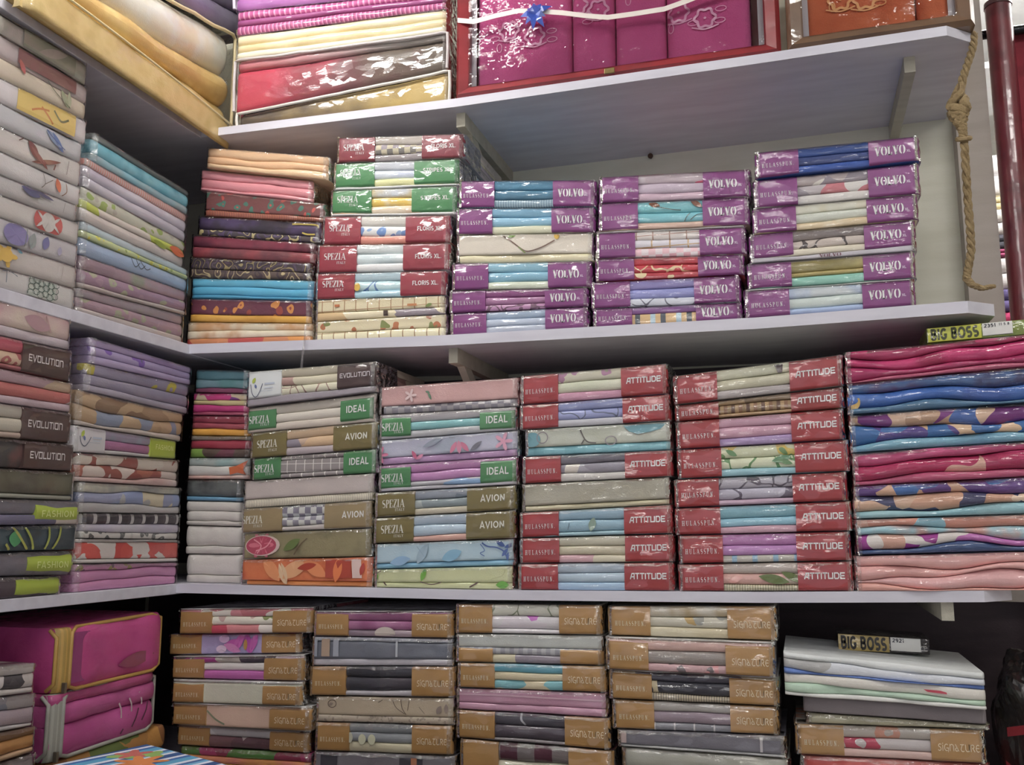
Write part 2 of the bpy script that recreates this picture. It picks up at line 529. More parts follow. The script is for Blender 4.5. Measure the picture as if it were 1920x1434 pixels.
def text_data(txt, font, weight=.16, gap=.12):
    """flat strokes, cap height 1, starting at x=0; returns verts, faces, width"""
    g = FONTS[font]
    V, F = [], []
    x = 0
    for ch in txt:
        if ch == ' ':
            x += .4; continue
        adv, st = g[ch]
        for pts, wd in st:
            v, f = ribbon(pts, weight if wd is None else wd)
            o = len(V)
            V += [(x + p[0], p[1]) for p in v]; F += [tuple(i + o for i in q) for q in f]
        x += adv + gap
    return V, F, x - gap
FONTS['sans']['H'] = (.74, [([(.1, 0), (.1, 1)], None), ([(.64, 0), (.64, 1)], None), ([(.1, .5), (.64, .5)], None)])

# ---------------------------------------------------------------- room shell
CREAM = mat('wd bebdab c6c5b5', rough=.85, gain=1.3, bump=.1)
BOARD = mat('wd b6b4c0 c0bfca', rough=.45, gain=1.35, bump=.05)
SHADE_PANEL = mat('wd 3e3036 4a3b40', rough=.6, gain=1.0)  # brown standing in for shade on the walls behind the packs
XEND = onY(1862, 415, YW)[0]
struct(box('floor', (-2.2, -3.2, -.06), (3.2, 5.0, 0), mat('wd 8d8880 9a958c', rough=.5)))
struct(box('ceiling', (-2.2, -3.2, 3.1), (3.2, 5.0, 3.16), mat('d8d8d8', rough=.9, gain=1.0)))
struct(box('wall_back', (XW - .1, YW, 0), (XEND, YW + .1, 3.1), CREAM))
XPIL = onY(1806, 415, YW - .05)[0]
struct(box('trim_4', (XPIL, YW - .05, 1.24), (XEND, YW - .0005, 3.1), mat('wd a39a90 aaa299', rough=.85, gain=1.2, bump=.1)))
struct(box('wall_left', (XW - .1, -1.6, 0), (XW, YW, 3.1), CREAM))
struct(box('wall_far', (XEND - .6, 4.6, 0), (3.2, 4.7, 3.1), mat('wd e6dfcb ece6d4', rough=.85, gain=1.0)))
struct(box('wall_right', (2.9, -1.6, 0), (3.0, 4.6, 3.1), CREAM))


# ---------------------------------------------------------------- ceiling tubes of the shop, and one added for glints
def tube_lamp(loc, rz, label, power, length=1.25):
    t = thing('ceiling_tube_light', label, 'light', loc, rz, 'fluorescent ceiling lights')
    box('housing', (-length / 2 - .03, -.05, -.035), (length / 2 + .03, .05, 0), mat('e8e8e8', rough=.4, gain=1.0), t, .006)
    m = emit_mat('tube_glow', (1.0, .97, .93), power)
    for q in (-.03, .03):
        v, f = tube_data([(-length / 2, q, -.062), (length / 2, q, -.062)], .0085, 12)
        link('tube', v, f, m, t, True)
    for q in (-1, 1):
        box('lamp_holder', (q * (length / 2 + .012) - .012, -.05, -.085), (q * (length / 2 + .012) + .012, .05, -.035), mat('d0d0d0', rough=.4, gain=1.0), t, .004)
    return t


tube_lamp((-1.27, 1.27, 3.1), 0, 'white twin fluorescent ceiling light above the quilts, nearest the corner', TUBE_POWER * 2.2, .95)
tube_lamp((1.1, .62, 3.1), 0, 'white twin fluorescent ceiling light above the aisle, second from the shelves', TUBE_POWER * 1.3)
tube_lamp((-.35, -.75, 3.1), 0, 'white twin fluorescent ceiling light behind the viewer, third from the shelves', TUBE_POWER)
tube_lamp((-.1, -2.4, 3.1), 0, 'added unseen twin fluorescent light far behind the viewer, for glints on packs', TUBE_POWER * 1.3)  # unseen tube, added to put glints on the lower packs
tube_lamp((.95, 2.72, 3.1), 0, 'white twin fluorescent ceiling light in the back room beyond the wall', TUBE_POWER * 2.5)


# ---------------------------------------------------------------- shelves
def interp(pts, x):
    if x <= pts[0][0]:
        return pts[0][1]
    for (a, za), (b, zb) in zip(pts, pts[1:]):
        if x <= b:
            return za + (zb - za) * (x - a) / (b - a)
    return pts[-1][1]


SZ = {  # front top edge heights of the three back shelves, left to right
    1: [(-1.86, 2.418), (-1.43, 2.418), (-.74, 2.405), (-.04, 2.408), (.42, 2.413)],
    2: [(-1.86, 1.853), (-1.43, 1.853), (-.775, 1.835), (-.066, 1.830), (.42, 1.838)],
    3: [(-1.86, 1.268), (-1.43, 1.268), (-.69, 1.268), (-.09, 1.275), (.42, 1.288)],
    4: [(-1.86, .845), (.42, .845)],
}


def shelfz(n, x):
    return interp(SZ[n], x)


def back_shelf(n, thick, xr, cham, label):
    t = thing('wall_shelf', label, 'shelf', (0, YF, shelfz(n, -.7) - thick), 0, 'pale laminate shelves on the back wall')
    z0 = shelfz(n, -.7) - thick
    xs = [XL] + [p[0] for p in SZ[n] if XL < p[0] < xr - cham] + [xr - cham]
    plan = [(x, YF) for x in xs] + [(xr, YF + cham * .9), (xr, YW)] + [(x, YW) for x in reversed(xs)]
    k = len(plan)
    V = [(x, y - YF, shelfz(n, x) - thick - z0) for x, y in plan] + [(x, y - YF, shelfz(n, x) - z0) for x, y in plan]
    m = len(xs)
    F = [(i, (i + 1) % k, k + (i + 1) % k, k + i) for i in range(k)]
    for i in range(m - 1):
        a, b, c, d = i, i + 1, k - 2 - i, k - 1 - i
        F += [(d, c, b, a), (k + a, k + b, k + c, k + d)]
    a = m - 1
    F += [tuple(reversed((a, a + 1, a + 2, a + 3))), (k + a, k + a + 1, k + a + 2, k + a + 3)]
    link('board', V, F, BOARD, t)
    return t, z0


def side_shelf(n, thick, label):
    z = shelfz(n, -1.6)
    t = thing('wall_shelf', label, 'shelf', (XL, .4, z - thick), 0, 'pale laminate shelves on the left wall')
    box('board', (XW - XL, -.9, 0), (0, YW - .4 - .001, thick), BOARD, t, .0015)
    return t


def bracket(parent, z0, X, y0, drop=.22, brace=True):
    """timber arm under a back shelf with a slanting brace to the wall"""
    m = mat('wd a39f90 b0ac9d', rough=.7)
    zt = shelfz(parent['_n'], X) - parent['_t'] - z0
    V, F = box_data((X - .011, y0 - YF, zt - .035), (X + .011, YW - YF, zt))
    link('bracket_arm', V, F, m, parent)
    if brace:
        V = []
        for dx in (-.009, .009):
            V += [(X + dx, y0 - YF + .05, zt - .035), (X + dx, y0 - YF + .10, zt - .035), (X + dx, YW - YF, zt - drop), (X + dx, YW - YF, zt - drop - .05)]
        F = [(0, 1, 2, 3), (7, 6, 5, 4)] + [(i, 4 + i, 4 + (i + 1) % 4, (i + 1) % 4) for i in range(4)]
        link('bracket_brace', V, F, m, parent)


SHELVES = {}
for n, th, lab, xr in ((1, .021, 'top pale shelf on the back wall carrying the red gift box', .385),
                       (2, .024, 'middle pale shelf on the back wall under the purple-banded packs', .385),
                       (3, .021, 'lowest pale shelf in view under the red-banded packs', .375),
                       (4, .021, 'pale shelf at the bottom edge under the brown-banded packs', .68)):
    s, z0 = back_shelf(n, th, xr, .055, lab)
    s['_n'] = n; s['_t'] = th
    SHELVES[n] = (s, z0)
for n, xs in ((1, [(864, 222, 1.985), (1704, 97, 2.02)]), (2, [(850, 655, 1.985)]), (3, [(1776, 1136, 1.965)])):
    for px, py, y0 in xs:
        bracket(SHELVES[n][0], SHELVES[n][1], onY(px, py, y0)[0], y0, brace=(n != 3 and px < 1000))
for s, _ in SHELVES.values():
    del s['_n'], s['_t']
sideS = {}
for n, th, lab in ((1, .021, 'top pale shelf on the left wall under the gold quilts'),
                   (2, .026, 'middle pale shelf on the left wall under the white printed packs'),
                   (3, .024, 'lower pale shelf on the left wall above the magenta quilt bag'),
                   (4, .021, 'pale shelf at bottom left under the pink quilt bags')):
    sideS[n] = side_shelf(n, th, lab)
# slanting prop under the top left shelf
V, F = box_data((XW - XL, 1.62 - .4, -.05), (-.13, 1.642 - .4, 0))
link('bracket_arm', V, F, mat('wd a39f90 b0ac9d', rough=.7), sideS[1])
# dark sheets that paint the shade behind packs on back and left walls
struct(box('shade_panel_1', (XL - .4, YW - .012, 1.30), (XPIL - .001, YW - .001, 1.80), SHADE_PANEL))
struct(box('shade_panel_2', (XL - .4, YW - .012, .3), (.95, YW - .001, 1.24), SHADE_PANEL))
struct(box('shade_panel_3', (XW + .001, -.4, .3), (XW + .012, YW - .013, 2.38), SHADE_PANEL))


# ---------------------------------------------------------------- packs
COAT = 0.75


class Pk:
    def __init__(s, W, zTL, zTR, zBL, zBR, D):
        s.W, s.zTL, s.zTR, s.zBL, s.zBR, s.D = W, zTL, zTR, zBL, zBR, D
        s.rnd = .012

    def H(s, u):
        return (s.zTL - s.zBL) * (1 - u) + (s.zTR - s.zBR) * u

    def S(s, u, v, d):
        zb = s.zBL + (s.zBR - s.zBL) * u
        return ((u - .5) * s.W, d, zb + s.H(u) * v)

    def du(s, u):
        e = min(u, 1 - u) * s.W
        r = s.rnd
        return 0 if e >= r else r - math.sqrt(max(0, r * r - (r - e) ** 2))


def fold(pk, name, b0, b1, m, parent, rad, u0=0.004, u1=0.996, off=.003, NU=14, na=5, puff=.0015, back=None, flat=.5):
    V, F = [], []
    ph = random.uniform(0, 6.28)
    K = None
    # denser near the ends so the rounded ends read
    us = [u0, u0 + .012, u0 + .035] + [u0 + .035 + (u1 - u0 - .07) * i / NU for i in range(1, NU)] + [u1 - .035, u1 - .012, u1]
    D = back or pk.D
    for u in us:
        H = max(pk.H(u), .004)
        va, vb = b0(u) + .0004 / H, b1(u) - .0004 / H
        half = max((vb - va) * H / 2, .0006)
        r = min(rad, half)
        rd = r * flat if r > .006 else r
        o = off + pk.du(u) + puff * (math.sin(u * 9 + ph) + .6 * math.sin(u * 23 + 2 * ph))
        pr = [(D, va), (o + rd * 1.02, va)]
        for i in range(1, na + 1):
            a = R90 * i / na
            pr.append((o + rd - rd * math.sin(a), va + (r - r * math.cos(a)) / H))
        if half > r * 1.05:
            pr.append((o, (va + vb) / 2))
        else:
            pr.append((o, (va + vb) / 2 + .00001))
        for i in range(0, na):
            a = R90 * (1 - i / na)
            pr.append((o + rd - rd * math.sin(a), vb - (r - r * math.cos(a)) / H))
        pr += [(o + rd * 1.02, vb), (D, vb)]
        K = len(pr)
        V += [pk.S(u, v, d) for d, v in pr]
    n = len(us)
    for i in range(n - 1):
        for j in range(K):
            a, b = i * K, (i + 1) * K
            F.append((a + j, b + j, b + (j + 1) % K, a + (j + 1) % K))
    F.append(tuple(range(K))); F.append(tuple((n - 1) * K + j for j in range(K))[::-1])
    return link(name, V, F, m, parent, True, angle=60)


def panel(pk, u0, u1, v0, v1, m, parent, skirt=.05, rad=.006, name='label_panel', off=0.0, outer=None):
    """card label that wraps the front of a pack"""
    V, F = [], []
    if outer == 'L':
        us = [u0 + (u1 - u0) * t for t in (0, .02, .05, .1, .18, .45, .72, 1)]
    else:
        us = [u0 + (u1 - u0) * t for t in (0, .28, .55, .82, .9, .95, .98, 1)]
    nv = 8
    for u in us:
        H = pk.H(u)
        r = min(rad, H * (v1 - v0) / 2.2)
        pr = [(skirt, v0)]
        for i in range(4):
            a = R90 * i / 3
            pr.append((r - r * math.sin(a), v0 + (r - r * math.cos(a)) / H))
        for i in range(3, -1, -1):
            a = R90 * i / 3
            pr.append((r - r * math.sin(a), v1 - (r - r * math.cos(a)) / H))
        pr.append((skirt, v1))
        K = len(pr)
        V += [pk.S(u, v, d + off + (pk.du(u) if d < skirt else 0)) for d, v in pr]
    n = len(us)
    for i in range(n - 1):
        for j in range(K - 1):
            F.append((i * K + j, (i + 1) * K + j, (i + 1) * K + j + 1, i * K + j + 1))
    F.append(tuple(range(K))); F.append(tuple((n - 1) * K + j for j in range(K))[::-1])
    F.append(tuple(x for i in range(n) for x in (i * K,)) + tuple(i * K + K - 1 for i in range(n - 1, -1, -1)))
    return link(name, V, F, m, parent, True, angle=50)


def letter(pk, txt, font, u0, u1, v, hm, hexc, parent, weight=.16, gap=.12, off=-.0008, name='lettering'):
    """flat printed word from u0 to u1, centred at height v, hm metres tall"""
    P, F, wd = text_data(txt, font, weight, gap)
    V = []
    for x, y in P:
        u = u0 + (u1 - u0) * x / wd
        H = pk.H(u)
        V.append(pk.S(u, v + (y - .5) * hm / H, off + pk.du(min(max(u, 0), 1))))
    return link(name, V, F, mat(hexc, coat=.4, rough=.5, gain=1.3, bump=0), parent)


def art(pk, items, parent, base_off=.003, name='printed_motif'):
    def clamp(u, v):
        return min(max(u, .015), .985), min(max(v, .05), .95)

    def emit(pts, faces, hexc, rank):
        V = []
        for u, v in pts:
            u, v = clamp(u, v)
            e = min(v, 1 - v) * pk.H(u)
            V.append(pk.S(u, v, base_off + pk.du(u) - .0021 - .00012 * rank + (.0 if e > .006 else .0012)))
        link(name, V, faces, mat(hexc, coat=COAT, rough=.7, bump=0), parent)

    for rank, it in enumerate(items):
        k = it[0]
        if k == 'B':
            pts, wd, hx = it[1:]
            H = pk.H(.5)
            # smooth the polyline
            P = [(u * pk.W, v * H) for u, v in pts]
            Q = []
            for i in range(len(P) - 1):
                a, b, c, d = P[max(0, i - 1)], P[i], P[i + 1], P[min(len(P) - 1, i + 2)]
                for t in (0, .25, .5, .75):
                    Q.append(tuple(.5 * (2 * b[j] + (c[j] - a[j]) * t + (2 * a[j] - 5 * b[j] + 4 * c[j] - d[j]) * t * t + (3 * b[j] - a[j] - 3 * c[j] + d[j]) * t ** 3) for j in (0, 1)))
            Q.append(P[-1])
            v, f = ribbon(Q, wd)
            emit([(x / pk.W, y / H) for x, y in v], f, hx, rank)
            continue
        if k == 'Q':
            pts, hx = it[1:]
            if len(pts) == 4:
                na, nb = 10, 6
                grid = []
                for i in range(na + 1):
                    for j in range(nb + 1):
                        a, c = i / na, j / nb
                        grid.append(tuple((pts[0][q] * (1 - a) + pts[1][q] * a) * (1 - c) + (pts[3][q] * (1 - a) + pts[2][q] * a) * c for q in (0, 1)))
                emit(grid, [(i * (nb + 1) + j, (i + 1) * (nb + 1) + j, (i + 1) * (nb + 1) + j + 1, i * (nb + 1) + j + 1) for i in range(na) for j in range(nb)], hx, rank)
            else:
                emit(pts, [tuple(range(len(pts)))], hx, rank)
            continue
        u, v = it[1:3]
        H = pk.H(min(max(u, 0), 1))

        def place(loc, hx, fan=True):
            pts = [(u + x / pk.W, v + y / H) for x, y in loc]
            n = len(pts)
            emit([(u, v)] + pts, [(0, i + 1, (i + 1) % n + 1) for i in range(n)], hx, rank)
        if k == 'L':
            ln, wd, an, hx = it[3:]
            loc = []
            for i in range(9):
                t = i / 8; loc.append((ln * (t - .5), wd / 2 * math.sin(math.pi * t) ** .8))
            for i in range(7, 0, -1):
                t = i / 8; loc.append((ln * (t - .5), -wd / 2 * math.sin(math.pi * t) ** .8))
            a = math.radians(an)
            place([(x * math.cos(a) - y * math.sin(a), x * math.sin(a) + y * math.cos(a)) for x, y in loc], hx)
        elif k == 'F':
            r, n, hx = it[3:]
            place([(r * (.62 + .38 * math.cos(n * t)) * math.cos(t), r * (.62 + .38 * math.cos(n * t)) * math.sin(t)) for t in [2 * math.pi * i / (8 * n) for i in range(8 * n)]], hx)
        elif k == 'D':
            rx, ry, hx = it[3:]
            place([(rx * math.cos(t), ry * math.sin(t)) for t in [2 * math.pi * i / 20 for i in range(20)]], hx)
        elif k == 'W':
            r, n, wd, hx = it[3:]
            Q = [(r * (1 + .13 * math.cos(n * t)) * math.cos(t), r * (1 + .13 * math.cos(n * t)) * math.sin(t)) for t in [2 * math.pi * i / 42 for i in range(43)]]
            vv, f = ribbon(Q, wd)
            emit([(u + x / pk.W, v + y / H) for x, y in vv], f, hx, rank)
        elif k == 'R':
            rx, ry, wd, hx = it[3:]
            Q = [(rx * math.cos(t), ry * math.sin(t)) for t in [2 * math.pi * i / 20 for i in range(21)]]
            vv, f = ribbon(Q, wd)
            emit([(u + x / pk.W, v + y / H) for x, y in vv], f, hx, rank)


def end_film(pk, parent, top=True, ends=(1, 1), back=.12):
    V, F = [], []
    for side in (0, 1):
        if not ends[side]:
            continue
        nv = 7
        rows = []
        for j in range(nv + 1):
            v = -.01 + 1.02 * j / nv
            v = min(max(v, .0), 1.0)
            jit = [random.uniform(-1, 1) for _ in range(6)]
            prof = [(.011, -.0016 + .0006 * jit[0]), (.005, .0012 + .001 * jit[1]), (.001 + .0015 * jit[2], .008), (-.0012 + .0012 * jit[3], .016), (-.0014 + .001 * jit[4], back * .5), (-.0014 + .001 * jit[5], back)]
            row = []
            for x, d in prof:
                u = x / pk.W
                u = u if side == 0 else 1 - u
                row.append(len(V)); V.append(pk.S(u, v, d))
            rows.append(row)
        for j in range(nv):
            for i in range(5):
                q = (rows[j][i], rows[j][i + 1], rows[j + 1][i + 1], rows[j + 1][i])
                F.append(q if side == 0 else q[::-1])
    if top:
        n = 22
        rows = []
        for i in range(n + 1):
            u = .012 + .976 * i / n
            H = pk.H(u)
            j = random.uniform(-1, 1)
            rows.append([len(V) + q for q in range(4)])
            V += [pk.S(u, 1 + .0004 / H, .05), pk.S(u, 1 + .0004 / H, .006), pk.S(u, 1 - .002 / H, .0008), pk.S(u, 1 - (.0065 + .002 * j) / H, -.0022)]
        for i in range(n):
            for q in range(3):
                F.append((rows[i][q], rows[i][q + 1], rows[i + 1][q + 1], rows[i + 1][q]))
    return link('plastic_wrap', V, F, film_mat(), parent, True, angle=80)


WH = 'd8d4dc'
STY = {
    'volvo': dict(c='7c3476', uL=.275, uR=.70, left=[('HULASSPUN.', 'serif', .045, .245, .42, .0092, 'e2d4e4', .16, .34)], right=[('VOLVO', 'volvo', .735, .915, .50, .0185, 'e2dbe6', .16, .04), ('XL', 'sans', .922, .945, .42, .005, 'c9b4cc', .2, .1)]),
    'att': dict(c='952a30', uL=.27, uR=.695, left=[('HULASSPUN.', 'serif', .045, .245, .42, .0098, 'ead4d4', .16, .34)], right=[('ATTITUDE', 'techno', .73, .955, .52, .0125, 'ecdcdc', .2, .1)]),
    'sig': dict(c='a27a44', uL=.265, uR=.72, left=[('HULASSPUN.', 'serif', .05, .235, .42, .0092, 'e0d2b8', .16, .34)], right=[('SIGNATURE', 'uncial', .755, .965, .45, .0125, 'd8c8ac', .11, .1)]),
    'flor': dict(c='8f2f3e', uL=.315, uR=.665, left=[('SPEZIA', 'spez', .065, .235, .56, .0165, 'ecdfe0', .16, .05), ('ITALY', 'serif', .165, .235, .33, .006, 'ecdfe0', .16, .12)], right=[('FLORIS XL.', 'sans', .755, .945, .50, .0105, 'ecdfe0', .17, .12)]),
    'strp': dict(c='3d7d4a', uL=.34, uR=.655, left=[('SPEZIA', 'spez', .065, .235, .58, .0165, 'e6eee6', .16, .05), ('ITALY', 'serif', .165, .235, .34, .006, 'e6eee6', .16, .12)], right=[('STRIPES XL.', 'sans', .725, .945, .55, .0100, 'dde8dd', .17, .12)]),
    'ideal': dict(c='3f7a4a', uL=.245, uR=.745, v=(.08, .88), ins=.012, left=[('SPEZIA', 'spez', .03, .195, .50, .0180, 'dfe8dc', .16, .05), ('ITALY', 'serif', .125, .195, .24, .006, 'dfe8dc', .16, .12)], right=[('IDEAL', 'sans', .79, .94, .53, .0160, 'd8e2d4', .17, .14)]),
    'avion': dict(c='6f6336', uL=.30, uR=.67, left=[('SPEZIA', 'spez', .065, .23, .52, .0180, 'e2dcc8', .16, .05), ('ITALY', 'serif', .16, .23, .26, .006, 'e2dcc8', .16, .12)], right=[('AVION', 'sans', .765, .93, .52, .0145, 'e2dcc8', .17, .14)]),
    'aviont': dict(c='8f7c58', uL=.33, uR=.655, left=[('SPEZIA', 'spez', .02, .18, .52, .0180, 'e2dcc8', .16, .05), ('ITALY', 'serif', .11, .18, .26, .006, 'e2dcc8', .16, .12)], right=[('AVION', 'sans', .79, .95, .52, .0145, 'e8e2d0', .17, .14)]),
    'evo': dict(c='4a3a3a', uL=.285, uR=.715, cL='d4d8e4', left=[], right=[('EVOLUTION', 'techno', .735, .96, .52, .011, 'd6d0d2', .14, .14)]),
    'evoL': dict(c='4a3532', uR=.63, left=[], right=[('EVOLUTION', 'techno', .67, .925, .50, .014, 'cfc8c8', .16, .14)]),
    'limeL': dict(c='a2b42e', uR=.685, left=[], right=[('FASHION', 'sans', .72, .95, .45, .013, 'ccd68a', .12, .14)]),
    'limeU': dict(c='a6b836', uL=.27, uR=.71, cL='c8c4c8', left=[], right=[('FASHION', 'sans', .76, .95, .55, .012, 'd0da90', .12, .14)]),
}
ORD = ['topmost', 'second from top', 'third from top', 'fourth from top', 'fifth from top', 'sixth from top', 'seventh from top', 'eighth from top', 'ninth from top', 'tenth from top', 'eleventh from top']


def build_pack(frame, plane, XLm, XRm, zTL, zTR, zBL, zBR, depth, style, layers, label, name, cat, group, opt):
    W = XRm - XLm
    z0 = min(zBL, zBR)
    mid = (XLm + XRm) / 2
    if frame == 'B':
        t = thing(name, label, cat, (mid, plane, z0), 0, group)
    else:
        t = thing(name, label, cat, (plane, mid, z0), R90, group)
    pk = Pk(W, zTL - z0, zTR - z0, zBL - z0, zBR - z0, depth)
    pk.rnd = opt.get('rnd', .012)
    # layers are listed top to bottom
    tot = sum(l[0] for l in layers)
    amp = opt.get('wave', .018)
    bounds = [lambda u: 1.0]
    acc = 0
    for l in layers[:-1]:
        acc += l[0]
        v = 1 - acc / tot
        a, p1, p2 = amp * random.uniform(.5, 1.2), random.uniform(0, 6.28), random.uniform(0, 6.28)
        if '#' in l[1] or '=' in l[1]:
            a *= .25
        bounds.append(lambda u, v=v, a=a, p1=p1, p2=p2: v + a * (math.sin(5 * u + p1) + .5 * math.sin(13 * u + p2)))
    bounds.append(lambda u: 0.0)
    coat = opt.get('coat', COAT)
    for i, l in enumerate(layers):
        sp_ = l[1]
        nm, rad = opt.get('part', 'fabric_fold'), opt.get('rad', .02)
        extra = {}
        if sp_[0] == '=':
            sp_ = sp_[1:]; rad = opt.get('frad', .007)
        elif sp_[0] == '#':
            sp_ = sp_[1:]; rad = .003; nm = 'card_insert'
        inset = l[2] if len(l) > 2 else 0
        ua, ub = (l[3], l[4]) if len(l) > 4 else (.004, .996)
        fold(pk, nm, bounds[i + 1], bounds[i], mat(sp_, coat=coat, rough=.75, coat_rough=opt.get('crough', .05), film=opt.get('filmk', 1.0)), t, rad, ua, ub, off=.003 + inset, puff=opt.get('puff', .0012), flat=opt.get('flat', .45))
    if style:
        S = STY[style]
        v0, v1 = opt.get('pv', S.get('v', (0.0, 1.0)))
        ins = S.get('ins', 0)
        if 'uL' in S:
            uL = opt.get('uL', S['uL'])
            a = panel(pk, ins, uL, v0 + .01, v1 - .01, mat(opt.get('cL', S.get('cL', opt.get('pc', S['c']))), coat=.8, rough=.45, bump=.04, coat_rough=.045), t, outer='L', skirt=.05 if not ins else .004)
            if not opt.get('nolet'):
                for (tx, fo, x0, x1, vc, hm, hx, wt, gp) in S['left']:
                    letter(pk, tx, fo, x0, x1, v0 + (v1 - v0) * vc, hm, hx, a, wt, gp)
                if S.get('cL'):
                    art(pk, [('L', .07, .72, .016, .009, 65, 'a8b83a'), ('L', .085, .55, .011, .006, 110, '5a6a9a'), ('B', [(.045, .62), (.06, .35), (.09, .24), (.12, .40), (.14, .62)], .0016, '4a5068'), ('B', [(.12, .40), (.22, .40)], .0007, '9aa4b4'), ('B', [(.155, .60), (.235, .60)], .004, 'b0b8c8'), ('B', [(.155, .48), (.225, .48)], .002, 'b8c0cc')], a, .0012)
        uR = opt.get('uR', S['uR'])
        b = panel(pk, uR, 1 - ins, v0 + .01, v1 - .01, mat(opt.get('pc', S['c']), coat=.8, rough=.45, bump=.04, coat_rough=.045), t, outer='R', skirt=.05 if not ins else .004, rad=opt.get('prad', .006))
        if not opt.get('nolet'):
            rt = S['right']
            if opt.get('rtxt'):
                rt = [(opt['rtxt'],) + rt[0][1:]]
            for (tx, fo, x0, x1, vc, hm, hx, wt, gp) in rt:
                letter(pk, tx, fo, x0, x1, v0 + (v1 - v0) * vc, hm, hx, b, wt, gp)
    if opt.get('art'):
        art(pk, opt['art'], t)
    if opt.get('film', True):
        end_film(pk, t, ends=opt.get('ends', (1, 1)))
    if opt.get('pipe'):
        # welt of the bag along the top front edge and down both ends
        hx, rr = opt['pipe']
        pts = [pk.S(.0, .04, .002), pk.S(-.004, .5, 0), pk.S(-.002, .95, 0), pk.S(.02, 1.0 - rr / pk.H(0), -.002)]
        for i in range(1, 16):
            u = .02 + .96 * i / 16
            pts.append(pk.S(u, 1.0 - (rr + .001) / pk.H(u) - random.uniform(0, .02), -.003))
        pts += [pk.S(.98, 1.0 - rr / pk.H(1), -.002), pk.S(1.002, .95, 0), pk.S(1.004, .5, 0), pk.S(1.0, .04, .002)]
        v, f = tube_data(pts, rr, 8)
        link('piping', v, f, mat(hx, coat=.3, rough=.5), t, True)
    t['_ok'] = 1; del t['_ok']
    return t, pk


BUILT = {}


def stack(frame, shelf, where, group, packs, name='bedsheet_pack', cat='bedsheet pack', off=0.0, depth=.30, base=None, desc_join='in', flat=None, extra=None):
    geo = []
    for p in packs:
        xl, xr, a, b, c, d = p[:6]
        opt = p[9] if len(p) > 9 else {}
        pl = (YF + off + opt.get('dy', 0)) if frame == 'B' else (XL - off - opt.get('dy', 0))
        un = (lambda x, y: onY(x, y, pl)) if frame == 'B' else (lambda x, y: onX(x, y, pl))
        ax = 0 if frame == 'B' else 1
        xLm = un(xl, (a + c) / 2)[ax]; xRm = un(xr, (b + d) / 2)[ax]
        zTL = un(xl, a)[2]; zTR = un(xr, b)[2]; zBL = un(xl, c)[2]; zBR = un(xr, d)[2]
        geo.append([pl, xLm, xRm, zTL, zTR, zBL, zBR])
    n = len(packs)
    for i, g in enumerate(geo):
        if i < n - 1:
            h = geo[i + 1]
            f = lambda x: h[3] + (h[4] - h[3]) * (x - h[1]) / (h[2] - h[1])
            g[5], g[6] = f(g[1]) + .0014, f(g[2]) + .0014
        elif base == 'own':
            pass
        elif base is not None:
            g[5] = g[6] = base
        else:
            if frame == 'B':
                g[5], g[6] = shelfz(shelf, g[1]) + .0005, shelfz(shelf, g[2]) + .0005
            else:
                g[5] = g[6] = shelfz(shelf, -1.6) + .0005
    out = []
    for g in geo:   # keep clear of the neighbouring stack already built
        for q in BUILT.get((frame, shelf), ()):
            if min(g[3], g[4], q[3], q[4]) - max(g[5], g[6], q[5], q[6]) > .002:
                if q[1] < g[1] < q[2] + .0035 < g[2]:
                    g[1] = q[2] + .0035
                elif g[1] < q[1] - .0035 < g[2] < q[2]:
                    g[2] = q[1] - .0035
    BUILT.setdefault((frame, shelf), []).extend(geo)
    for i, (g, p) in enumerate(zip(geo, packs)):
        style, layers, desc = p[6:9]
        opt = p[9] if len(p) > 9 else {}
        if flat:
            opt = dict(opt, flat=flat)
        if extra:
            opt = dict(extra, **opt)
        o = 'lowest' if i == n - 1 and n > 1 else ORD[i]
        label = opt.get('label') or (f'{desc}, {o} {desc_join} {where}' if n > 1 else desc)
        out.append(build_pack(frame, *g, opt.get('depth', depth), style, layers, label, opt.get('name', name), opt.get('cat', cat), group, opt))
    return out
def L3(a, b, c, w=(1, 1, .8)):
    return list(zip(w, (a, b, c)))


CARD = (.12, '#e6e4e8')

